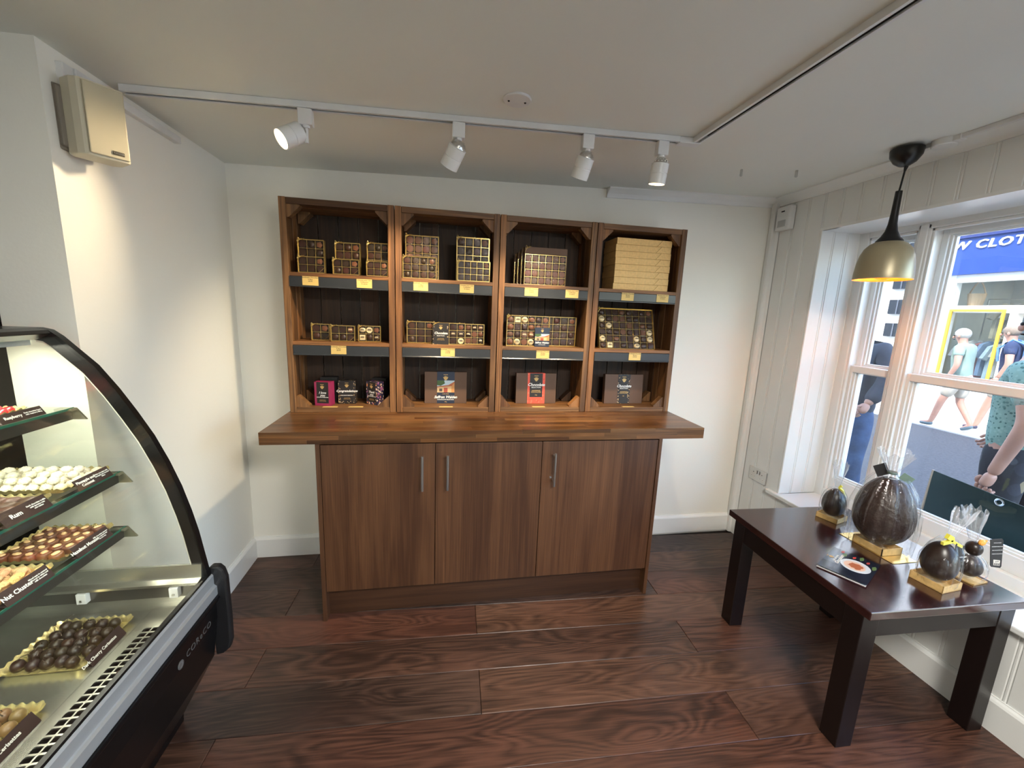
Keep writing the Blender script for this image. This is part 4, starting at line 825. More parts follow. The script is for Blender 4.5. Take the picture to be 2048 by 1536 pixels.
# bumper, gasket, body
b = MB(); b.prism([(-.236, .505), (-.222, .505), (-.218, .560), (-.222, .574), (-.236, .572)], YN, YE, 1); cc('gasket', b, BLACK)
b = MB(); b.prism([(-.232, .488), (-.209, .488), (-.207, .492), (-.207, .522), (-.213, .526), (-.215, .530), (-.215, .562), (-.219, .568), (-.232, .568)], YN, YE+.004, 1); cc('bumper_trim', b, ALU, smooth=20)
b = MB(); b.prism([(-.27, .472), (-.203, .472), (-.201, .478), (-.203, .486), (-.232, .488)], YN, YE, 1); cc('ledge', b, BLACK)
cc('body', MB().prism([(-.300, .435), (-.232, .435), (-.231, .460), (-.213, .472), (-.214, .40), (-.235, .255), (-.352, .028), (-.354, 0), (BX, 0), (BX, .435)], YN, YE-.002, 1), BLACK)
ec = MB(); prf = [(-.236, .560), (-.232, .584), (-.222, .594), (-.200, .592), (-.187, .577), (-.179, .545), (-.178, .40), (-.180, .300), (-.188, .272), (-.208, .254), (-.232, .250)]
ec.prism(prf, YE+.001, YE+.028, 1); cc('end_cap', ec, BLACKR, bevel=.006)
lg = cc('brand_emblem', MB().lathe([(.013, 0), (.013, .0015), (.009, .0018), (.006, .0008), (0, .0008)], 16, M=at(-.2140, -.625, .412) @ Matrix.Rotation(-PI/2, 4, 'Y').inverted(), capb=False, capt=False), mat('grey badge', (.22, .22, .22), .3, .5))
MR = at(-.2135, -.53, .415) @ Matrix.Rotation(PI/2, 4, 'Z') @ Matrix.Rotation(PI/2, 4, 'X')
o = text('brand_text', 'COReCO', .030, mat('dim grey print', (.10, .10, .10), .4), case, MR, spacing=1.15); o.location = OC
# trays
def rrect(w, d, c, n=6, step=.006):
    pts = []
    for sx, sy, a0 in ((1, 1, 0), (-1, 1, 90), (-1, -1, 180), (1, -1, 270)):
        for i in range(n+1):
            a = rad(a0+90*i/n); pts.append((sx*(w/2-c)+c*math.cos(a), sy*(d/2-c)+c*math.sin(a)))
    out = []
    for i in range(len(pts)):
        p, q = pts[i], pts[(i+1) % len(pts)]; l = math.hypot(q[0]-p[0], q[1]-p[1]); k = max(1, int(l/step))
        for j in range(k): out.append((p[0]+(q[0]-p[0])*j/k, p[1]+(q[1]-p[1])*j/k))
    return out
tray_me = {}
def tray(label, x, y, z, w, d, rz=0):
    key = (w, d)
    if key not in tray_me:
        P = rrect(w-.030, d-.030, .014, step=.0035); n = len(P); Lp = 0; b = MB(); A = []; Bv = []; C = []
        for i, p in enumerate(P):
            q = P[(i+1) % n]; s_ = Lp; Lp += math.hypot(q[0]-p[0], q[1]-p[1]); l = math.hypot(*p); wv = math.sin(s_/.018*2*PI)
            ux, uy = p[0]/(w/2), p[1]/(d/2); m_ = max(abs(ux), abs(uy), .01); k1 = 1+.017/(w/2); dx, dy = p[0]*.135+wv*.0012*ux, p[1]*.135+wv*.0012*uy
            A.append((p[0], p[1], .0012)); Bv.append((p[0]+dx*.55, p[1]+dy*.55, .010+.001*wv)); C.append((p[0]+dx, p[1]+dy, .016+.0028*wv))
        b.add(A+Bv+C, [tuple(range(n))]+[(i, (i+1) % n, n+(i+1) % n, n+i) for i in range(n)]+[(n+i, n+(i+1) % n, 2*n+(i+1) % n, 2*n+i) for i in range(n)])
        tray_me[key] = b.mesh('tray', TRAYG, 50)
    return tag(obj('tray', tray_me[key], None, None, (x, y, z), (0, 0, rz)), label, 'tray', 'gold board trays in the display case')
def card(label, words, sub, y0, y1, xf, z, h=.036, size=.013, lean=.55):
    l = y1-y0; t = thing('name_card', label, 'card', (xf, (y0+y1)/2, z), group='dark name cards in the display case'); t.rotation_euler = (0, -lean, 0)
    obj('card', MB().box(0, .0012, -l/2, l/2, 0, h), CARDB, t)
    obj('card_foot', MB().box(-.0165, 0, -l/2, l/2, 0, .001), CARDB, t, rot=(0, lean, 0))
    M_ = at(.0016, 0, 0) @ Matrix.Rotation(PI/2, 4, 'Z') @ Matrix.Rotation(PI/2, 4, 'X')
    o = text('card_text', words, size, INKW, t, M_ @ at(-l*.20, h*.5, 0), bold=.0003)
    text('card_text', sub, .0052, INKW, t, M_ @ at(l*.26, h*.52, 0), bold=.0001)
    return t
SW = {}
def sweet(name, kind, label, group, pts, col, sc=1., mt=CHOC, jit=.15, zj=0):
    rr = random.Random(len(pts)*7+len(kind))
    if kind not in SW:
        b = MB()
        if kind == 'cherry': b.lathe([(.0005, 0), (.009, .001), (.0135, .006), (.0150, .013), (.0135, .020), (.009, .0255), (.004, .0275), (.0005, .0272)], 14)
        elif kind == 'rough': 
            r3 = random.Random(5); b.ball((0, 0, .010), (.0135, .0125, .0105), 14, 10, jit=.09)
        elif kind == 'ridge': b.lathe([(.0005, 0), (.8, .0), (1, .35), (.9, .75), (.5, 1.0), (.0005, 1.06)], 20, fr=lambda a, i, r, z: (r*(1+.05*math.sin(9*a)), z+.03*math.sin(14*a)*r)); b.v = [(x*.019, y*.0135, z*.017) for x, y, z in b.v]
        elif kind == 'cupnut': b.lathe([(.011, 0), (.014, .001), (.0150, .010), (.0150, .016), (.0135, .0175), (.0005, .0172)], 16)
        elif kind == 'cluster': b.ball((0, 0, .007), (.019, .012, .0085), 10, 7, jit=.16)
        elif kind == 'foil': b.ball((0, 0, .010), (.013, .013, .010), 9, 7, jit=.13)
        elif kind == 'nut': b.ball((0, 0, .0175), (.0085, .0065, .0035), 8, 5, jit=.14)
        SW[kind] = b.mesh(name, mt, 50)
    for i, (x, y, z) in enumerate(pts):
        c_ = tuple(q*rr.uniform(1-jit, 1+jit) for q in col)
        o = obj(name, SW[kind], None, None, (x, y, z+rr.uniform(0, zj)), (rr.uniform(-.1, .1), rr.uniform(-.1, .1), rr.uniform(0, 6.28) if kind != 'ridge' else rr.uniform(-.25, .25)+.6), color=c_); o.scale = (sc,)*3
        tag(o, label, 'chocolate', group)
        if kind == 'cupnut':
            if 'nut' not in SW: SW['nut'] = MB().ball((0, 0, .0185), (.0095, .0060, .0040), 9, 6, jit=.12).mesh('nut', CHOC, True)
            obj('nut', SW['nut'], None, o, rot=(0, 0, rr.uniform(0, 3)), color=(.62, .40, .20))
        if kind == 'cherry' and sc > .9 and rr.random() < .62:
            a = rr.uniform(0, 6.28); l = rr.uniform(.02, .034); p = [(0, 0, .026), (.3*l*math.cos(a), .3*l*math.sin(a), .026+.35*l), (.75*l*math.cos(a), .75*l*math.sin(a), .026+.45*l), (l*math.cos(a+.3), l*math.sin(a+.3), .024+.25*l)]
            obj('stem', MB().tube(p, [.0010, .0008, .0008, .0016], 5), CHOC, o, color=(.045, .028, .016))
def grid(x0, x1, y0, y1, nx, ny, z, seed=0, j=.003, stag=True):
    rr = random.Random(seed); out = []
    for b_ in range(ny):
        for a in range(nx):
            out.append((x0+(x1-x0)*(a+.5+(.25 if stag and b_ % 2 else -.0))/nx+rr.uniform(-j, j), y0+(y1-y0)*(b_+.5)/ny+rr.uniform(-j, j), z))
    return out
TZ = .0014
# deck: dark cherries, far; milk cherries, near
tray('gold tray of dark chocolate cherries on the case floor', -.480, -.622, .5004, .205, .200)
sweet('chocolate_cherry', 'cherry', 'dark chocolate dipped cherry in the far tray on the case floor', 'dark chocolate cherries', grid(-.562, -.405, -.706, -.540, 5, 5, .5018, 1), (.034, .020, .013))
card('dark name card reading Dark Cherry Cerisettes', 'Dark Cherry Cerisettes', '', -.700, -.583, -.372, .5005, .032, .0115)
tray('gold tray of pale milk chocolate cherries, nearest on the case floor', -.480, -.905, .5004, .205, .200)
sweet('chocolate_cherry', 'cherry', 'milk chocolate dipped cherry in the near tray on the case floor', 'milk chocolate cherries', grid(-.562, -.405, -.990, -.822, 5, 5, .5018, 2), (.20, .11, .055))
card('dark name card reading Milk Cherry Cerisettes', 'Milk Cherry Cerisettes', '', -.975, -.845, -.372, .5005, .032, .0115)
tg2 = thing('fallen_card', 'dark allergy card lying against the far glass of the case', 'card', (-.262, -.515, .5065)); obj('card', MB().box(-.018, .018, -.038, .038, 0, .004), CARDB, tg2); text('card_text', 'ALLERGY', .010, mat('pink print', (.7, .35, .40), .5), tg2, at(.002, 0, .0044) @ Matrix.Rotation(PI/2, 4, 'Z'))
tag(obj('chocolate_crumb', MB().ball((0, 0, .004), (.010, .007, .0045), 8, 6, jit=.15), CHOC, None, (-.285, -.735, .5035), color=DK), 'stray dark chocolate crumb on the vent strip', 'crumb')
# lowest glass shelf
tray('gold tray of hazelnut topped chocolates on the lowest glass shelf', -.520, -.572, .7835, .190, .190)
sweet('hazelnut_chocolate', 'cupnut', 'round milk chocolate topped with a hazelnut on the lowest glass shelf', 'hazelnut chocolates', grid(-.600, -.446, -.652, -.492, 5, 5, .785, 3, stag=False), (.13, .050, .024))
card('dark name card reading Hazelnut Mousse', 'Hazelnut Mousse', 'Milk chocolate mousse\nwith a roasted nut\non the top', -.640, -.522, -.414, .7835, .034, .0125)
tray('gold tray of nut clusters on the lowest glass shelf', -.525, -.772, .7835, .205, .190)
sweet('nut_cluster', 'cluster', 'pale nut cluster piled in the tray on the lowest glass shelf', 'nut clusters', grid(-.612, -.436, -.855, -.690, 6, 7, .785, 4)+grid(-.590, -.456, -.835, -.710, 4, 5, .797, 5), (.55, .34, .16), mt=ROUGHC)
card('dark name card reading Nut Cluster', 'Nut Cluster', 'Mixed nuts in caramel\ncovered in white and\nmilk chocolate', -.822, -.708, -.414, .7835, .036, .0145)
# middle glass shelf
tray('gold tray of white coconut truffles on the middle glass shelf', -.560, -.552, .9625, .270, .170)
sweet('coconut_truffle', 'rough', 'white coconut coated truffle on the middle glass shelf', 'coconut truffles', grid(-.680, -.440, -.624, -.480, 8, 5, .964, 6)+grid(-.660, -.460, -.610, -.495, 6, 3, .978, 7), (.80, .76, .60), jit=.03, mt=mat('coconut coating', (1, 1, 1), .8, vary=.12, vs=240, objcol=True, bump=.6, bs=240))
card('dark name card reading Pineapple and Coconut', 'Pineapple and\nCoconut', 'White chocolate with\npineapple and coconut\nflakes', -.612, -.500, -.408, .9625, .032, .0105)
tray('gold tray of ridged dark rum chocolates on the middle glass shelf', -.530, -.735, .9625, .215, .170)
sweet('rum_chocolate', 'ridge', 'ridged oval milk chocolate on the middle glass shelf', 'rum chocolates', grid(-.615, -.446, -.800, -.668, 5, 5, .964, 8), (.105, .060, .042))
card('dark name card reading Rum', 'Rum', 'Dark chocolate truffle\nwith Jamaica rum\nand raisins', -.800, -.690, -.408, .9625, .036, .0145)
tray('gold tray of cocoa dusted truffles at the back of the middle glass shelf', -.800, -.560, .9625, .180, .170)
sweet('cocoa_truffle', 'rough', 'cocoa dusted truffle at the back of the middle glass shelf', 'cocoa truffles', grid(-.870, -.728, -.625, -.492, 4, 4, .964, 9), (.20, .085, .028), mt=ROUGHC)
# top glass shelf
tray('gold tray of red foil chocolates on the top glass shelf', -.640, -.610, 1.1605, .180, .170)
sweet('foil_chocolate', 'foil', 'red foil wrapped chocolate on the top glass shelf', 'red foil chocolates', grid(-.712, -.570, -.680, -.540, 5, 5, 1.162, 10), (.60, .02, .03), mt=mat('red foil wrap', (1, 1, 1), .25, .35, vary=.3, vs=90, objcol=True))
card('dark name card in front of the red foil chocolates', 'Raspberry', 'Dark chocolate heart\nwith raspberry filling', -.660, -.548, -.508, 1.1605, .026, .0105)
tag(obj('counter_box', MB().box(-.10, .0, -.06, .06, 0, .16), mat('dull red box', (.10, .035, .03), .5), None, (-.715, -.500, 1.3845), bevel=.002), 'dull red box standing on top of the display case', 'box')

# ------------------------------------------------------------------ street outside
GZ = -.12
struct('ground_street', MB().box(2.9, 8.42, -18, 30, GZ-.2, GZ), ASPH)
pv = MB(); pv.box(8.42, 30, -18, 30, GZ-.2, GZ+.0)
struct('ground_pavement', pv, PAVE)
kb = tag(obj('kerb_line', MB().box(8.42, 8.50, -18, 30, GZ, GZ+.012), mat('grey kerb', (.30, .30, .31), .8)), None, None, kind='structure')
struct('ground_rear', MB().box(-20, 2.9, -18, 30, GZ-.22, GZ-.02), PAVE)
NAVYS = mat('royal blue fascia', (.015, .045, .20), .35, vary=.05)
WFR = mat('white shopfront paint', (.80, .80, .78), .4)
YEL = mat('yellow frame paint', (.55, .36, .04), .4)
SX = 10.3
shop = thing('clothes_shop', 'white clothes shop with a blue fascia across the street', 'shop', (SX, 2.5, GZ)); OS = Vector((-SX, -2.5, -GZ))
def sp(name, b, mt, parent=None, **k): return obj(name, b, mt, parent or shop, loc=(OS if parent is None else None), **k)
sp('pilaster', MB().box(10.3, 10.7, 4.97, 5.01, GZ, 8), RENDW); sp('fascia', MB().box(SX-.12, SX+.2, -3.0, 4.95, 2.50, 3.42), NAVYS); sp('cornice', MB().box(SX-.22, SX+.2, -3.0, 4.98, 3.42, 3.55).box(SX-.16, SX-.12, -3.0, 4.96, 3.16, 3.27), mat('deep blue moulding', (.02, .03, .12), .4))
M_ = at(SX-.125, 4.05, 2.98) @ Matrix.Rotation(-PI/2, 4, 'Z') @ Matrix.Rotation(PI/2, 4, 'X')
o = text('fascia_letters', 'W CLOTHING', .205, mat('white letters', (.85, .85, .85), .4), shop, at(SX-.125, 4.74, 3.02) @ Matrix.Rotation(-PI/2, 4, 'Z') @ Matrix.Rotation(PI/2, 4, 'X'), align='LEFT', ext=.02, shear=.15, bold=.003, sx=1.15, spacing=1.12); o.location = OS
sp('upper_wall', MB().box(SX, SX+.3, -3.0, 6.0, 3.55, 8.5), RENDW)
b = MB(); b.box(SX-.06, SX+.12, 4.62, 4.95, GZ, 2.5); b.box(SX-.06, SX+.12, 3.66, 3.74, GZ, 1.93); b.box(SX-.06, SX+.12, 1.05, 1.2, GZ, 2.5); b.box(SX-.06, SX+.12, -3.0, -2.8, GZ, 2.5)
b.box(SX-.04, SX+.08, -3.0, 4.62, 2.36, 2.5); b.box(SX-.04, SX+.08, -3.0, 4.62, 1.80, 1.93); b.box(SX-.05, SX+.10, -3.0, 4.62, GZ, .42)
sp('shopfront_frame', b, WFR)
b = MB(); y0, y1, z0, z1 = 3.80, 4.60, .55, 1.86
b.box(SX-.075, SX-.045, y0, y1, z1-.04, z1); b.box(SX-.075, SX-.045, y0, y0+.04, z0, z1-.04); b.box(SX-.075, SX-.045, y1-.04, y1, z0, z1-.04); sp('yellow_frame', b, YEL)
sp('shop_pane', MB().box(SX, SX+.01, -2.8, 4.62, .42, 2.36), GLASS)
b = MB(); b.box(SX+1.9, SX+2.0, -3, 4.98, GZ, 2.6); b.box(SX+.1, SX+2.0, 4.9, 4.98, GZ, 2.6); b.box(SX+.1, SX+2.0, -3, -2.9, GZ, 2.6); b.box(SX+.1, SX+2.0, -3, 4.9, 2.52, 2.6); b.box(SX+.1, SX+2.0, -3, 4.9, GZ-.02, GZ+.02)
sp('interior', b, mat('shop interior paint', (.42, .44, .40), .8))
light('shop_lamp', 'AREA', (SX+1.0, 2.4, 2.48), 20, (1, .97, .9), aim=(0, 0, -1), shape='RECTANGLE', size=1.2, size_y=3.5)
# clothes inside: hung shirts, folded piles, basket
CL = [(0.192, 0.252, 0.288), (0.3, 0.312, 0.3), (0.108, 0.18, 0.156), (0.228, 0.222, 0.204), (0.21, 0.072, 0.072), (0.048, 0.06, 0.096), (0.27, 0.252, 0.18), (0.084, 0.132, 0.204), (0.168, 0.192, 0.216), (0.144, 0.204, 0.144)]
CLOTH = mat('cloth', (1, 1, 1), .85, vary=.12, vs=9, objcol=True)
CHECK = spots('checked cloth', (.55, .57, .58), [(.20, .24, .28), (.62, .62, .62), (.35, .38, .42)], 34, .85, .3)
def shirt_mesh():
    b = MB(); P = [(-.07, .30), (-.02, .275), (.02, .275), (.07, .30), (.20, .24), (.30, .02), (.22, -.02), (.17, .08), (.18, -.36), (-.18, -.36), (-.17, .08), (-.22, -.02), (-.30, .02), (-.20, .24)]
    b.prism(P, -.035, .035, 0); return b.mesh('shirt', CLOTH)
SM = shirt_mesh(); rs = random.Random(4); k = 0
rk = thing('clothes_rail', 'hanging rail inside the clothes shop window', 'rail', (SX+.75, 3.6, GZ)); 
obj('rail', MB().tube([(0, -1.6, 2.08-GZ-.0), (0, .95, 2.08-GZ)], .012, 6).tube([(0, -1.6, 0), (0, -1.6, 2.08-GZ)], .012, 6).tube([(0, .95, 0), (0, .95, 2.08-GZ)], .012, 6), STEEL, rk)
for i in range(13):
    o = obj('hanging_shirt', SM, None, None, (SX+.75, 2.2+.17*i, 1.70), (0, 0, 1.3+rs.uniform(-.08, .08)), color=CL[(i*3) % 10]); k += 1
    tag(o, 'shirt hanging on the upper rail inside the clothes shop', 'shirt', 'shirts on the upper rail of the clothes shop')
for i in range(9):
    o = obj('hanging_shirt', SM, None, None, (SX+.45, 3.55+.12*i, 0.95+.04*(i % 2)), (0, 0, 1.25+rs.uniform(-.06, .06)), color=CL[(i*7+2) % 10])
    tag(o, 'garment hanging low inside the yellow framed shop window', 'shirt', 'garments in the yellow framed window')
for j in range(4):
    o = obj('display_shelf', MB().box(SX+1.1, SX+1.8, 2.0, 3.5, .40+.42*j, .43+.42*j), WFR); tag(o, '%s display shelf of folded clothes in the clothes shop' % ['lowest', 'second lowest', 'second highest', 'highest'][j], 'shelf', 'display shelves in the clothes shop')
    for i in range(4):
        o = obj('folded_clothes', MB().box(-.15, .15, -.14, .14, 0, .05).box(-.15, .15, -.14, .14, .055, .10).box(-.14, .15, -.14, .13, .105, .15).box(-.15, .14, -.13, .14, .155, .20), CLOTH, None, (SX+1.3, 2.2+.34*i, .43+.42*j), color=CL[(i*3+j*5) % 10]); tag(o, 'pile of folded clothes on the shelves deep in the clothes shop', 'clothes', 'piles of folded clothes')
tg3 = thing('wicker_basket', 'small wicker basket with a hoop handle behind the shop window', 'basket', (SX+.35, 4.50, 1.93))
obj('basket', MB().lathe([(.10, 0), (.13, .24), (.125, .24), (.09, .02)], 16), mat('wicker', (.45, .30, .16), .7, bump=.6, bs=60), tg3); obj('handle', MB().tube([(0, -.12+.24*i/10, .24+.22*math.sin(PI*i/10)) for i in range(11)], .012, 6), MATS['wicker'], tg3)
tag(obj('shop_spotlight', MB().box(-.04, .04, -.04, .04, 0, .05).tube([(0, 0, -.02), (-.06, -.10, -.16)], .05, 10), PLASW, None, (SX+.5, 3.2, 2.42)), 'white spotlight on the clothes shop ceiling', 'spotlight')
tag(obj('window_picture', MB().box(SX+.30, SX+.32, 3.25, 3.55, 1.45, 1.80), mat('orange picture', (.65, .25, .08), .6)), 'orange picture propped in the clothes shop window', 'picture')
# neighbouring building down the street, seen through the narrow light
nb_ = thing('white_building', 'white building with dark windows further along the street', 'building', (13.0, 9.0, GZ)); ON = Vector((-13.0, -9.0, -GZ))
obj('wall', MB().box(10.42, 10.9, 5.02, 12.0, GZ, 8), RENDW, nb_, loc=ON)
obj('column', MB().box(10.22, 10.42, 5.92, 6.20, GZ, 8), RENDW, nb_, loc=ON)
DW = mat('dark window glass', (.012, .015, .022), .15)
for j, (z0, z1) in enumerate(((1.27, 1.56), (1.76, 2.07), (2.30, 2.56), (3.0, 3.4))):
    for i in range(4):
        y0 = 5.30+1.35*i; w = obj('window', MB().box(10.36, 10.43, y0, y0+.52, z0, z1), DW, nb_, loc=ON); obj('glazing_bar', MB().box(10.345, 10.37, y0+.16, y0+.18, z0, z1).box(10.345, 10.37, y0+.33, y0+.35, z0, z1), mat('grey bar', (.10, .11, .13), .5) if 'grey bar' not in MATS else MATS['grey bar'], w)
obj('sign_board', MB().box(10.34, 10.43, 5.15, 5.90, .78, 1.04), mat('dark green sign', (.008, .022, .02), .5), nb_, loc=ON)
b = MB()
for i in range(7): b.box(10.32, 10.34, 5.25+.075*i, 5.31+.075*i, .88+.02*(i % 2), .96-.015*(i % 3))
obj('neon_script', b, mat('green neon', (.1, .8, .4), .4, emit=(.1, .9, .45), es=.8), nb_, loc=ON)
# banner screen outside the window
bn = thing('banner', 'dark green canvas windbreak with a metal eyelet outside the window', 'banner', (3.12, -.55, GZ))
obj('canvas', MB().prism([(.375, .35), (.365, .862), (.05, .835), (-.10, .825), (-.9, .80), (-.9, .25), (.37, .25)], 0, .006, 0), mat('dark green canvas', (.006, .024, .022), .5, vary=.25, vs=5), bn)
obj('rope', MB().tube([(.003, .378, .34), (.003, .380, .60), (.003, .368, .864)], .006, 6), mat('tan rope', (.40, .32, .24), .8), bn)
obj('eyelet', MB().lathe([(.010, 0), (.014, .002), (.018, 0)], 16, M=at(-.001, .095, .815) @ Matrix.Rotation(-PI/2, 4, 'Y'), capb=False, capt=False), CHROME, bn)
for y_ in (.36, -.88): obj('post', MB().tube([(.02, y_, 0), (.02, y_, .84)], .015, 8), STEEL, bn)

# ------------------------------------------------------------------ people
def skinned(name, V, Ed, Rr, mt, parent, sub=2, root=0, color=None):
    me = D.meshes.new(name); me.from_pydata([Vector(v) for v in V], Ed, []); o = D.objects.new(name, me); COL.objects.link(o)
    sk = o.modifiers.new('s', 'SKIN'); sk.use_smooth_shade = True
    for i, r_ in enumerate(Rr):
        r_ = r_ if isinstance(r_, tuple) else (r_, r_); me.skin_vertices[0].data[i].radius = r_
    me.skin_vertices[0].data[root].use_root = True
    ss = o.modifiers.new('u', 'SUBSURF'); ss.levels = sub; ss.render_levels = sub
    dg = bpy.context.evaluated_depsgraph_get(); m2 = D.meshes.new_from_object(o.evaluated_get(dg)); m2.name = name; D.objects.remove(o); D.meshes.remove(me)
    m2.materials.clear(); m2.materials.append(mt); m2.polygons.foreach_set('use_smooth', [True]*len(m2.polygons))
    r = obj(name, m2, None, parent)
    if color: r.color = rgba(color)
    return r
def person(label, loc, rz, hgt, P, shirt, trouser, hairc, hair='short', shorts=True, sleeve=.55, jacket=False, bag=None, shoe=(.05, .05, .06), hat=False, extra=None):
    # figure faces +Y before rz; P gives joints in metres for a 1.75 m adult standing at the origin
    t = thing('person', label, 'person', loc, rz); s = hgt/1.75; t.scale = (s, s, s)
    J = dict(pel=(0, 0, .95), wst=(0, .01, 1.10), chs=(0, .02, 1.30), nkb=(0, .0, 1.45), nk=(0, .01, 1.52), hd=(0, .025, 1.63), tp=(0, .015, 1.70),
             shL=(-.17, 0, 1.41), shR=(.17, 0, 1.41), elL=(-.22, -.03, 1.14), elR=(.22, -.03, 1.14), wrL=(-.21, .08, .90), wrR=(.21, .08, .90),
             hpL=(-.09, 0, .92), hpR=(.09, 0, .92), knL=(-.10, .16, .50), knR=(.10, -.06, .50), anL=(-.10, .22, .09), anR=(.10, -.30, .14), toL=(-.11, .36, .04), toR=(.11, -.20, .03))
    J.update({a: b_ for a, b_ in P.items() if a != 'face'}); K = list(J)
    ix = {k: i for i, k in enumerate(K)}
    E_ = [('pel', 'wst'), ('wst', 'chs'), ('chs', 'nkb'), ('nkb', 'nk'), ('nk', 'hd'), ('hd', 'tp'), ('chs', 'shL'), ('chs', 'shR'), ('shL', 'elL'), ('shR', 'elR'), ('elL', 'wrL'), ('elR', 'wrR'), ('pel', 'hpL'), ('pel', 'hpR'), ('hpL', 'knL'), ('hpR', 'knR'), ('knL', 'anL'), ('knR', 'anR'), ('anL', 'toL'), ('anR', 'toR')]
    RR = dict(pel=(.15, .11), wst=(.135, .10), chs=(.15, .11), nkb=(.07, .06), nk=(.055, .055), hd=(.078, .098), tp=(.055, .07), shL=.062, shR=.062, elL=.043, elR=.043, wrL=.029, wrR=.029, hpL=.088, hpR=.088, knL=.057, knR=.057, anL=.038, anR=.038, toL=.030, toR=.030)
    skinned('body', [J[k] for k in K], [(ix[a], ix[b_]) for a, b_ in E_], [RR[k] for k in K], SKIN, t)
    L = lambda a, b_, f: tuple(Vector(J[a]).lerp(Vector(J[b_]), f))
    q = 1.16
    # shirt / jacket
    if jacket: sv, j2 = 1.0, 1.28
    else: sv, j2 = sleeve, 1.17
    V = [(0, J['pel'][1], J['pel'][2]-(.18 if jacket else .13)), J['wst'], J['chs'], L('chs', 'nkb', .78), J['shL'], J['shR'], L('shL', 'elL', min(1, sv)), L('shR', 'elR', min(1, sv))]
    Rr = [(.195*j2/1.17, .155*j2/1.17), (.158*j2/1.17, .122*j2/1.17), (.165*j2/1.17, .128*j2/1.17), (.085, .075), .078, .078, .066*j2/1.17, .066*j2/1.17]
    E2 = [(0, 1), (1, 2), (2, 3), (2, 4), (2, 5), (4, 6), (5, 7)]
    if jacket: V += [L('elL', 'wrL', .92), L('elR', 'wrR', .92)]; Rr += [.052, .052]; E2 += [(6, 8), (7, 9)]
    skinned('jacket' if jacket else 'shirt', V, E2, Rr, shirt, t)
    # trousers / shorts
    V = [(0, J['pel'][1], J['pel'][2]+.12), J['pel'], J['hpL'], J['hpR']]; Rr = [(.168, .130), (.180, .145), .118, .118]; E2 = [(0, 1), (1, 2), (1, 3)]
    f = .93 if shorts else 1.
    V += [L('hpL', 'knL', f), L('hpR', 'knR', f)]; Rr += [.088 if shorts else .072]*2; E2 += [(2, 4), (3, 5)]
    if not shorts: V += [L('knL', 'anL', .93), L('knR', 'anR', .93)]; Rr += [.060]*2; E2 += [(4, 6), (5, 7)]
    skinned('shorts' if shorts else 'trousers', V, E2, Rr, trouser, t)
    # head details, hair
    hd, tp = Vector(J['hd']), Vector(J['tp']); fdir = Vector(P.get('face', (0, 1, 0))).normalized(); side = Vector((fdir.y, -fdir.x, 0))
    HC = mat('hair %d' % len(MATS), hairc, .8, bump=.6, bs=90)
    hb = MB(); c_ = hd+Vector((0, 0, .028))-fdir*.016; hb.ball(tuple(c_), (.090, .098, .094), 20, 14, jit=.02)
    hb.v = [p for p in hb.v]; hb2 = MB(); keep = [i for i, f_ in enumerate(hb.f) if sum((Vector(hb.v[j])-hd).dot(fdir) for j in f_)/len(f_) < .062 and sum(hb.v[j][2] for j in f_)/len(f_) > hd.z-.055+.07*max(0, sum((Vector(hb.v[j])-hd).dot(fdir) for j in f_)/len(f_)/.06)]
    hb2.v = hb.v; hb2.f = [hb.f[i] for i in keep]; hb2.m = [0]*len(keep); obj('hair', hb2, HC, t, smooth=60)
    fc = MB(); fc.ball(tuple(hd+fdir*.094+Vector((0, 0, -.012))), (.012, .016, .020), 8, 6); 
    for sg_ in (-1, 1): fc.ball(tuple(hd+side*sg_*.080+Vector((0, 0, -.008))), (.012, .018, .030), 8, 6)
    obj('nose_and_ears', fc, SKIN, t, smooth=True)
    ey = MB()
    for sg_ in (-1, 1): ey.ball(tuple(hd+fdir*.078+side*sg_*.030+Vector((0, 0, .010))), .010, 8, 6)
    ey.ball(tuple(hd+fdir*.080+Vector((0, 0, -.048))), (.022, .010, .006), 8, 5); obj('eyes_and_mouth', ey, DARKIN, t)
    # hands
    for s2 in 'LR':
        e, w = Vector(J['el'+s2]), Vector(J['wr'+s2]); d = (w-e).normalized(); sd = d.cross(Vector((0, 1, 0))); sd = sd.normalized() if sd.length > .1 else Vector((1, 0, 0)); nn = d.cross(sd).normalized(); sgn = 1 if s2 == 'L' else -1
        V = [w-d*.02, w+d*.035, w+d*.075]; Rr = [(.032, .028), (.046, .028), (.044, .026)]; E2 = [(0, 1), (1, 2)]
        hn = skinned('hand', V, E2, Rr, SKIN, t)
        for fi, (off, ln) in enumerate(((-.030, .066), (-.010, .074), (.011, .069), (.030, .054))):
            b0 = w+d*.07+nn*off; p1 = b0+d*ln*.45+sd*.010*sgn; p2 = p1+d*ln*.12+sd*.026*sgn; p3 = p2-d*ln*.22+sd*.012*sgn
            skinned('finger', [b0, p1, p2, p3], [(0, 1), (1, 2), (2, 3)], [.0095, .0090, .0085, .0070], SKIN, hn, 1)
        b0 = w+d*.025+nn*-.030; skinned('thumb', [b0, b0+d*.030-nn*.018+sd*.012*sgn, b0+d*.056-nn*.014+sd*.026*sgn], [(0, 1), (1, 2)], [.012, .0105, .009], SKIN, hn, 1)
    SC = mat('shoe %d' % len(MATS), shoe, .6)
    for s2 in 'LR':
        a, b_ = Vector(J['an'+s2]), Vector(J['to'+s2]); dd = (b_-a); skinned('shoe', [a-dd*.25+Vector((0, 0, -.03)), a+dd*.35+Vector((0, 0, -.02)), b_+Vector((0, 0, 0))], [(0, 1), (1, 2)], [(.040, .038), (.046, .036), (.040, .028)], SC, t, 1)
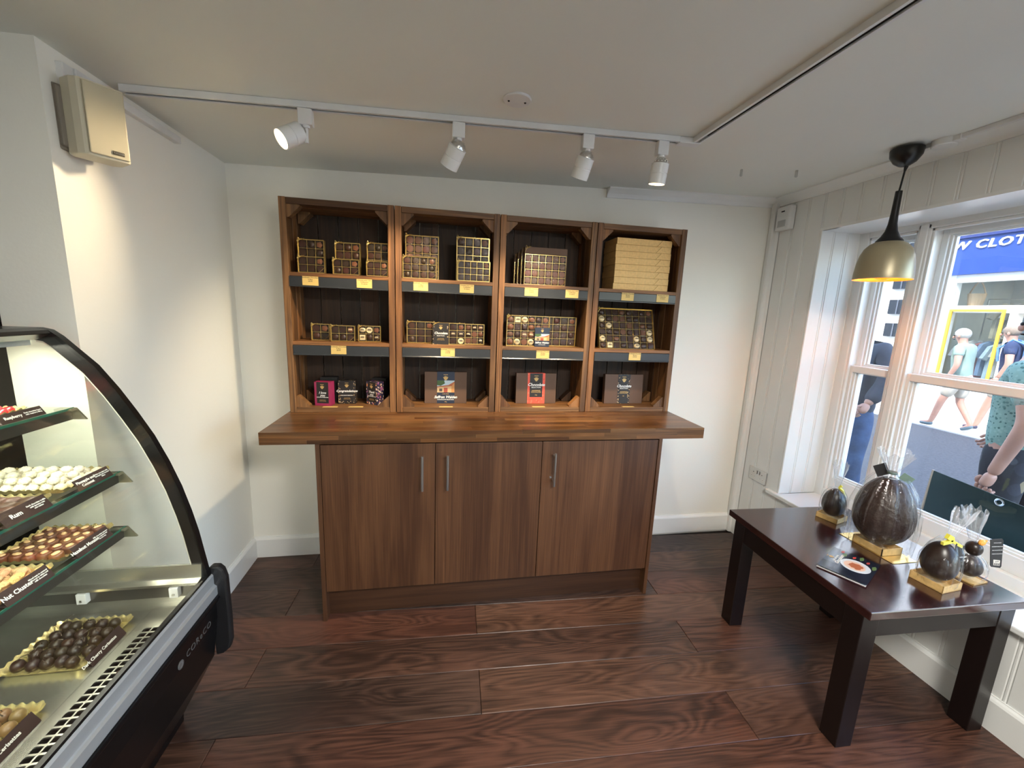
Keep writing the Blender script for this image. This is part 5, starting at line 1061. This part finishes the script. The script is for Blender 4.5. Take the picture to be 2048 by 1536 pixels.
    if bag:
        bc_ = mat('backpack cloth', bag, .7, vary=.2, vs=12); ch = Vector(J['chs'])
        o = obj('backpack', MB().prism([(-.13, -.24), (.13, -.24), (.15, -.18), (.15, .14), (.11, .22), (-.11, .22), (-.15, .14), (-.15, -.18)], -.29, -.13, 1, M=Matrix.Translation(ch+Vector((0, 0, -.02)))), bc_, t, bevel=.025)
        obj('front_pocket', MB().box(-.11, .11, -.335, -.28, -.20, 0, M=Matrix.Translation(ch)), bc_, o, bevel=.018)
        for sg_ in (-1, 1): obj('strap', MB().tube([tuple(ch+Vector((sg_*.10, -.13, .14))), tuple(ch+Vector((sg_*.11, .0, .20))), tuple(ch+Vector((sg_*.11, .13, .06))), tuple(ch+Vector((sg_*.13, .10, -.14)))], .018, 6), bc_, o)
    return t
SAGE = mat('sage cotton', (.24, .32, .28), .85, vary=.10, vs=7, bump=.5, bs=9); BEIGE = mat('beige cotton', (.40, .36, .30), .85, vary=.08, bump=.4, bs=9)
NAVYC = mat('navy cotton', (.022, .035, .085), .85, vary=.2, vs=9, bump=.5, bs=10); GREYJ = mat('grey fleece', (.035, .040, .058), .9, vary=.15, vs=8, bump=.6, bs=9)
DENIM = mat('blue denim', (.03, .065, .15), .85, vary=.3, vs=12, bump=.7, bs=14); LEAF = spots('leaf print cotton', (.20, .32, .28), [(.05, .12, .11), (.10, .20, .18), (.24, .36, .32)], 60, .85, .38); DKP = spots('dark patterned cotton', (.02, .02, .025), [(.22, .17, .10), (.05, .05, .06), (.03, .03, .04)], 9, .85, .35)
bend = dict(wst=(0, .03, 1.09), chs=(0, .09, 1.28), nkb=(0, .15, 1.41), nk=(0, .19, 1.47), hd=(0, .23, 1.55), tp=(0, .23, 1.63), shL=(-.18, .10, 1.38), shR=(.18, .10, 1.38), elL=(-.25, .0, 1.12), elR=(.25, .02, 1.13), wrL=(-.24, .08, .90), wrR=(.24, .14, .92), face=(0, 1, -.2))
W1 = dict(bend); W1.update(knL=(-.10, .14, .52), anL=(-.10, .22, .10), toL=(-.10, .36, .06), knR=(.10, .00, .49), anR=(.10, -.20, .13), toR=(.10, -.09, .03), chs=(0, .05, 1.29), nkb=(0, .07, 1.43), nk=(0, .09, 1.50), hd=(0, .12, 1.59), tp=(0, .11, 1.67), shL=(-.18, .04, 1.40), shR=(.18, .04, 1.40))
person('person with white hair in a sage shirt and beige shorts walking across the street', (8.62, 3.18, GZ), rad(12), 1.66, W1, SAGE, BEIGE, (.42, .40, .36), shoe=(.10, .14, .16))
person('person in a navy shirt with glasses and a blue backpack walking behind the sage shirt', (9.15, 2.92, GZ), rad(16), 1.74, W1, NAVYC, BEIGE, (.22, .17, .13), bag=(.10, .22, .42), shoe=(.04, .04, .07))
W3 = dict(face=(0, 1, 0), nkb=(.04, .03, 1.42), nk=(.08, .06, 1.47), hd=(.13, .10, 1.54), tp=(.14, .10, 1.61), elR=(.27, -.06, 1.16), wrR=(.25, .05, .93), elL=(-.28, .05, 1.20), wrL=(-.26, .22, 1.00))
person('person in a grey jacket and blue jeans standing outside the narrow left window', (3.92, .97, GZ), rad(95), 1.76, dict(W3, knL=(-.12, .04, .50), anL=(-.12, -.02, .09), toL=(-.13, .14, .04), knR=(.10, .10, .50), anR=(.10, -.10, .10), toR=(.12, .06, .04)), GREYJ, DENIM, (.18, .14, .10), shorts=False, jacket=True)
person('person in a pale green leaf print shirt close outside the right hand window', (3.86, -.09, GZ), rad(2), 1.76, dict(elL=(-.26, -.13, 1.12), wrL=(-.270, -.05, .80), knL=(-.10, -.02, .50), anL=(-.10, -.10, .09), toL=(-.11, .04, .04), elR=(.26, .02, 1.14), wrR=(.24, .2, .93), shL=(-.20, -.05, 1.41), shR=(.21, 0, 1.41)), LEAF, DKP, (.3, .25, .2), shorts=False, sleeve=.78)
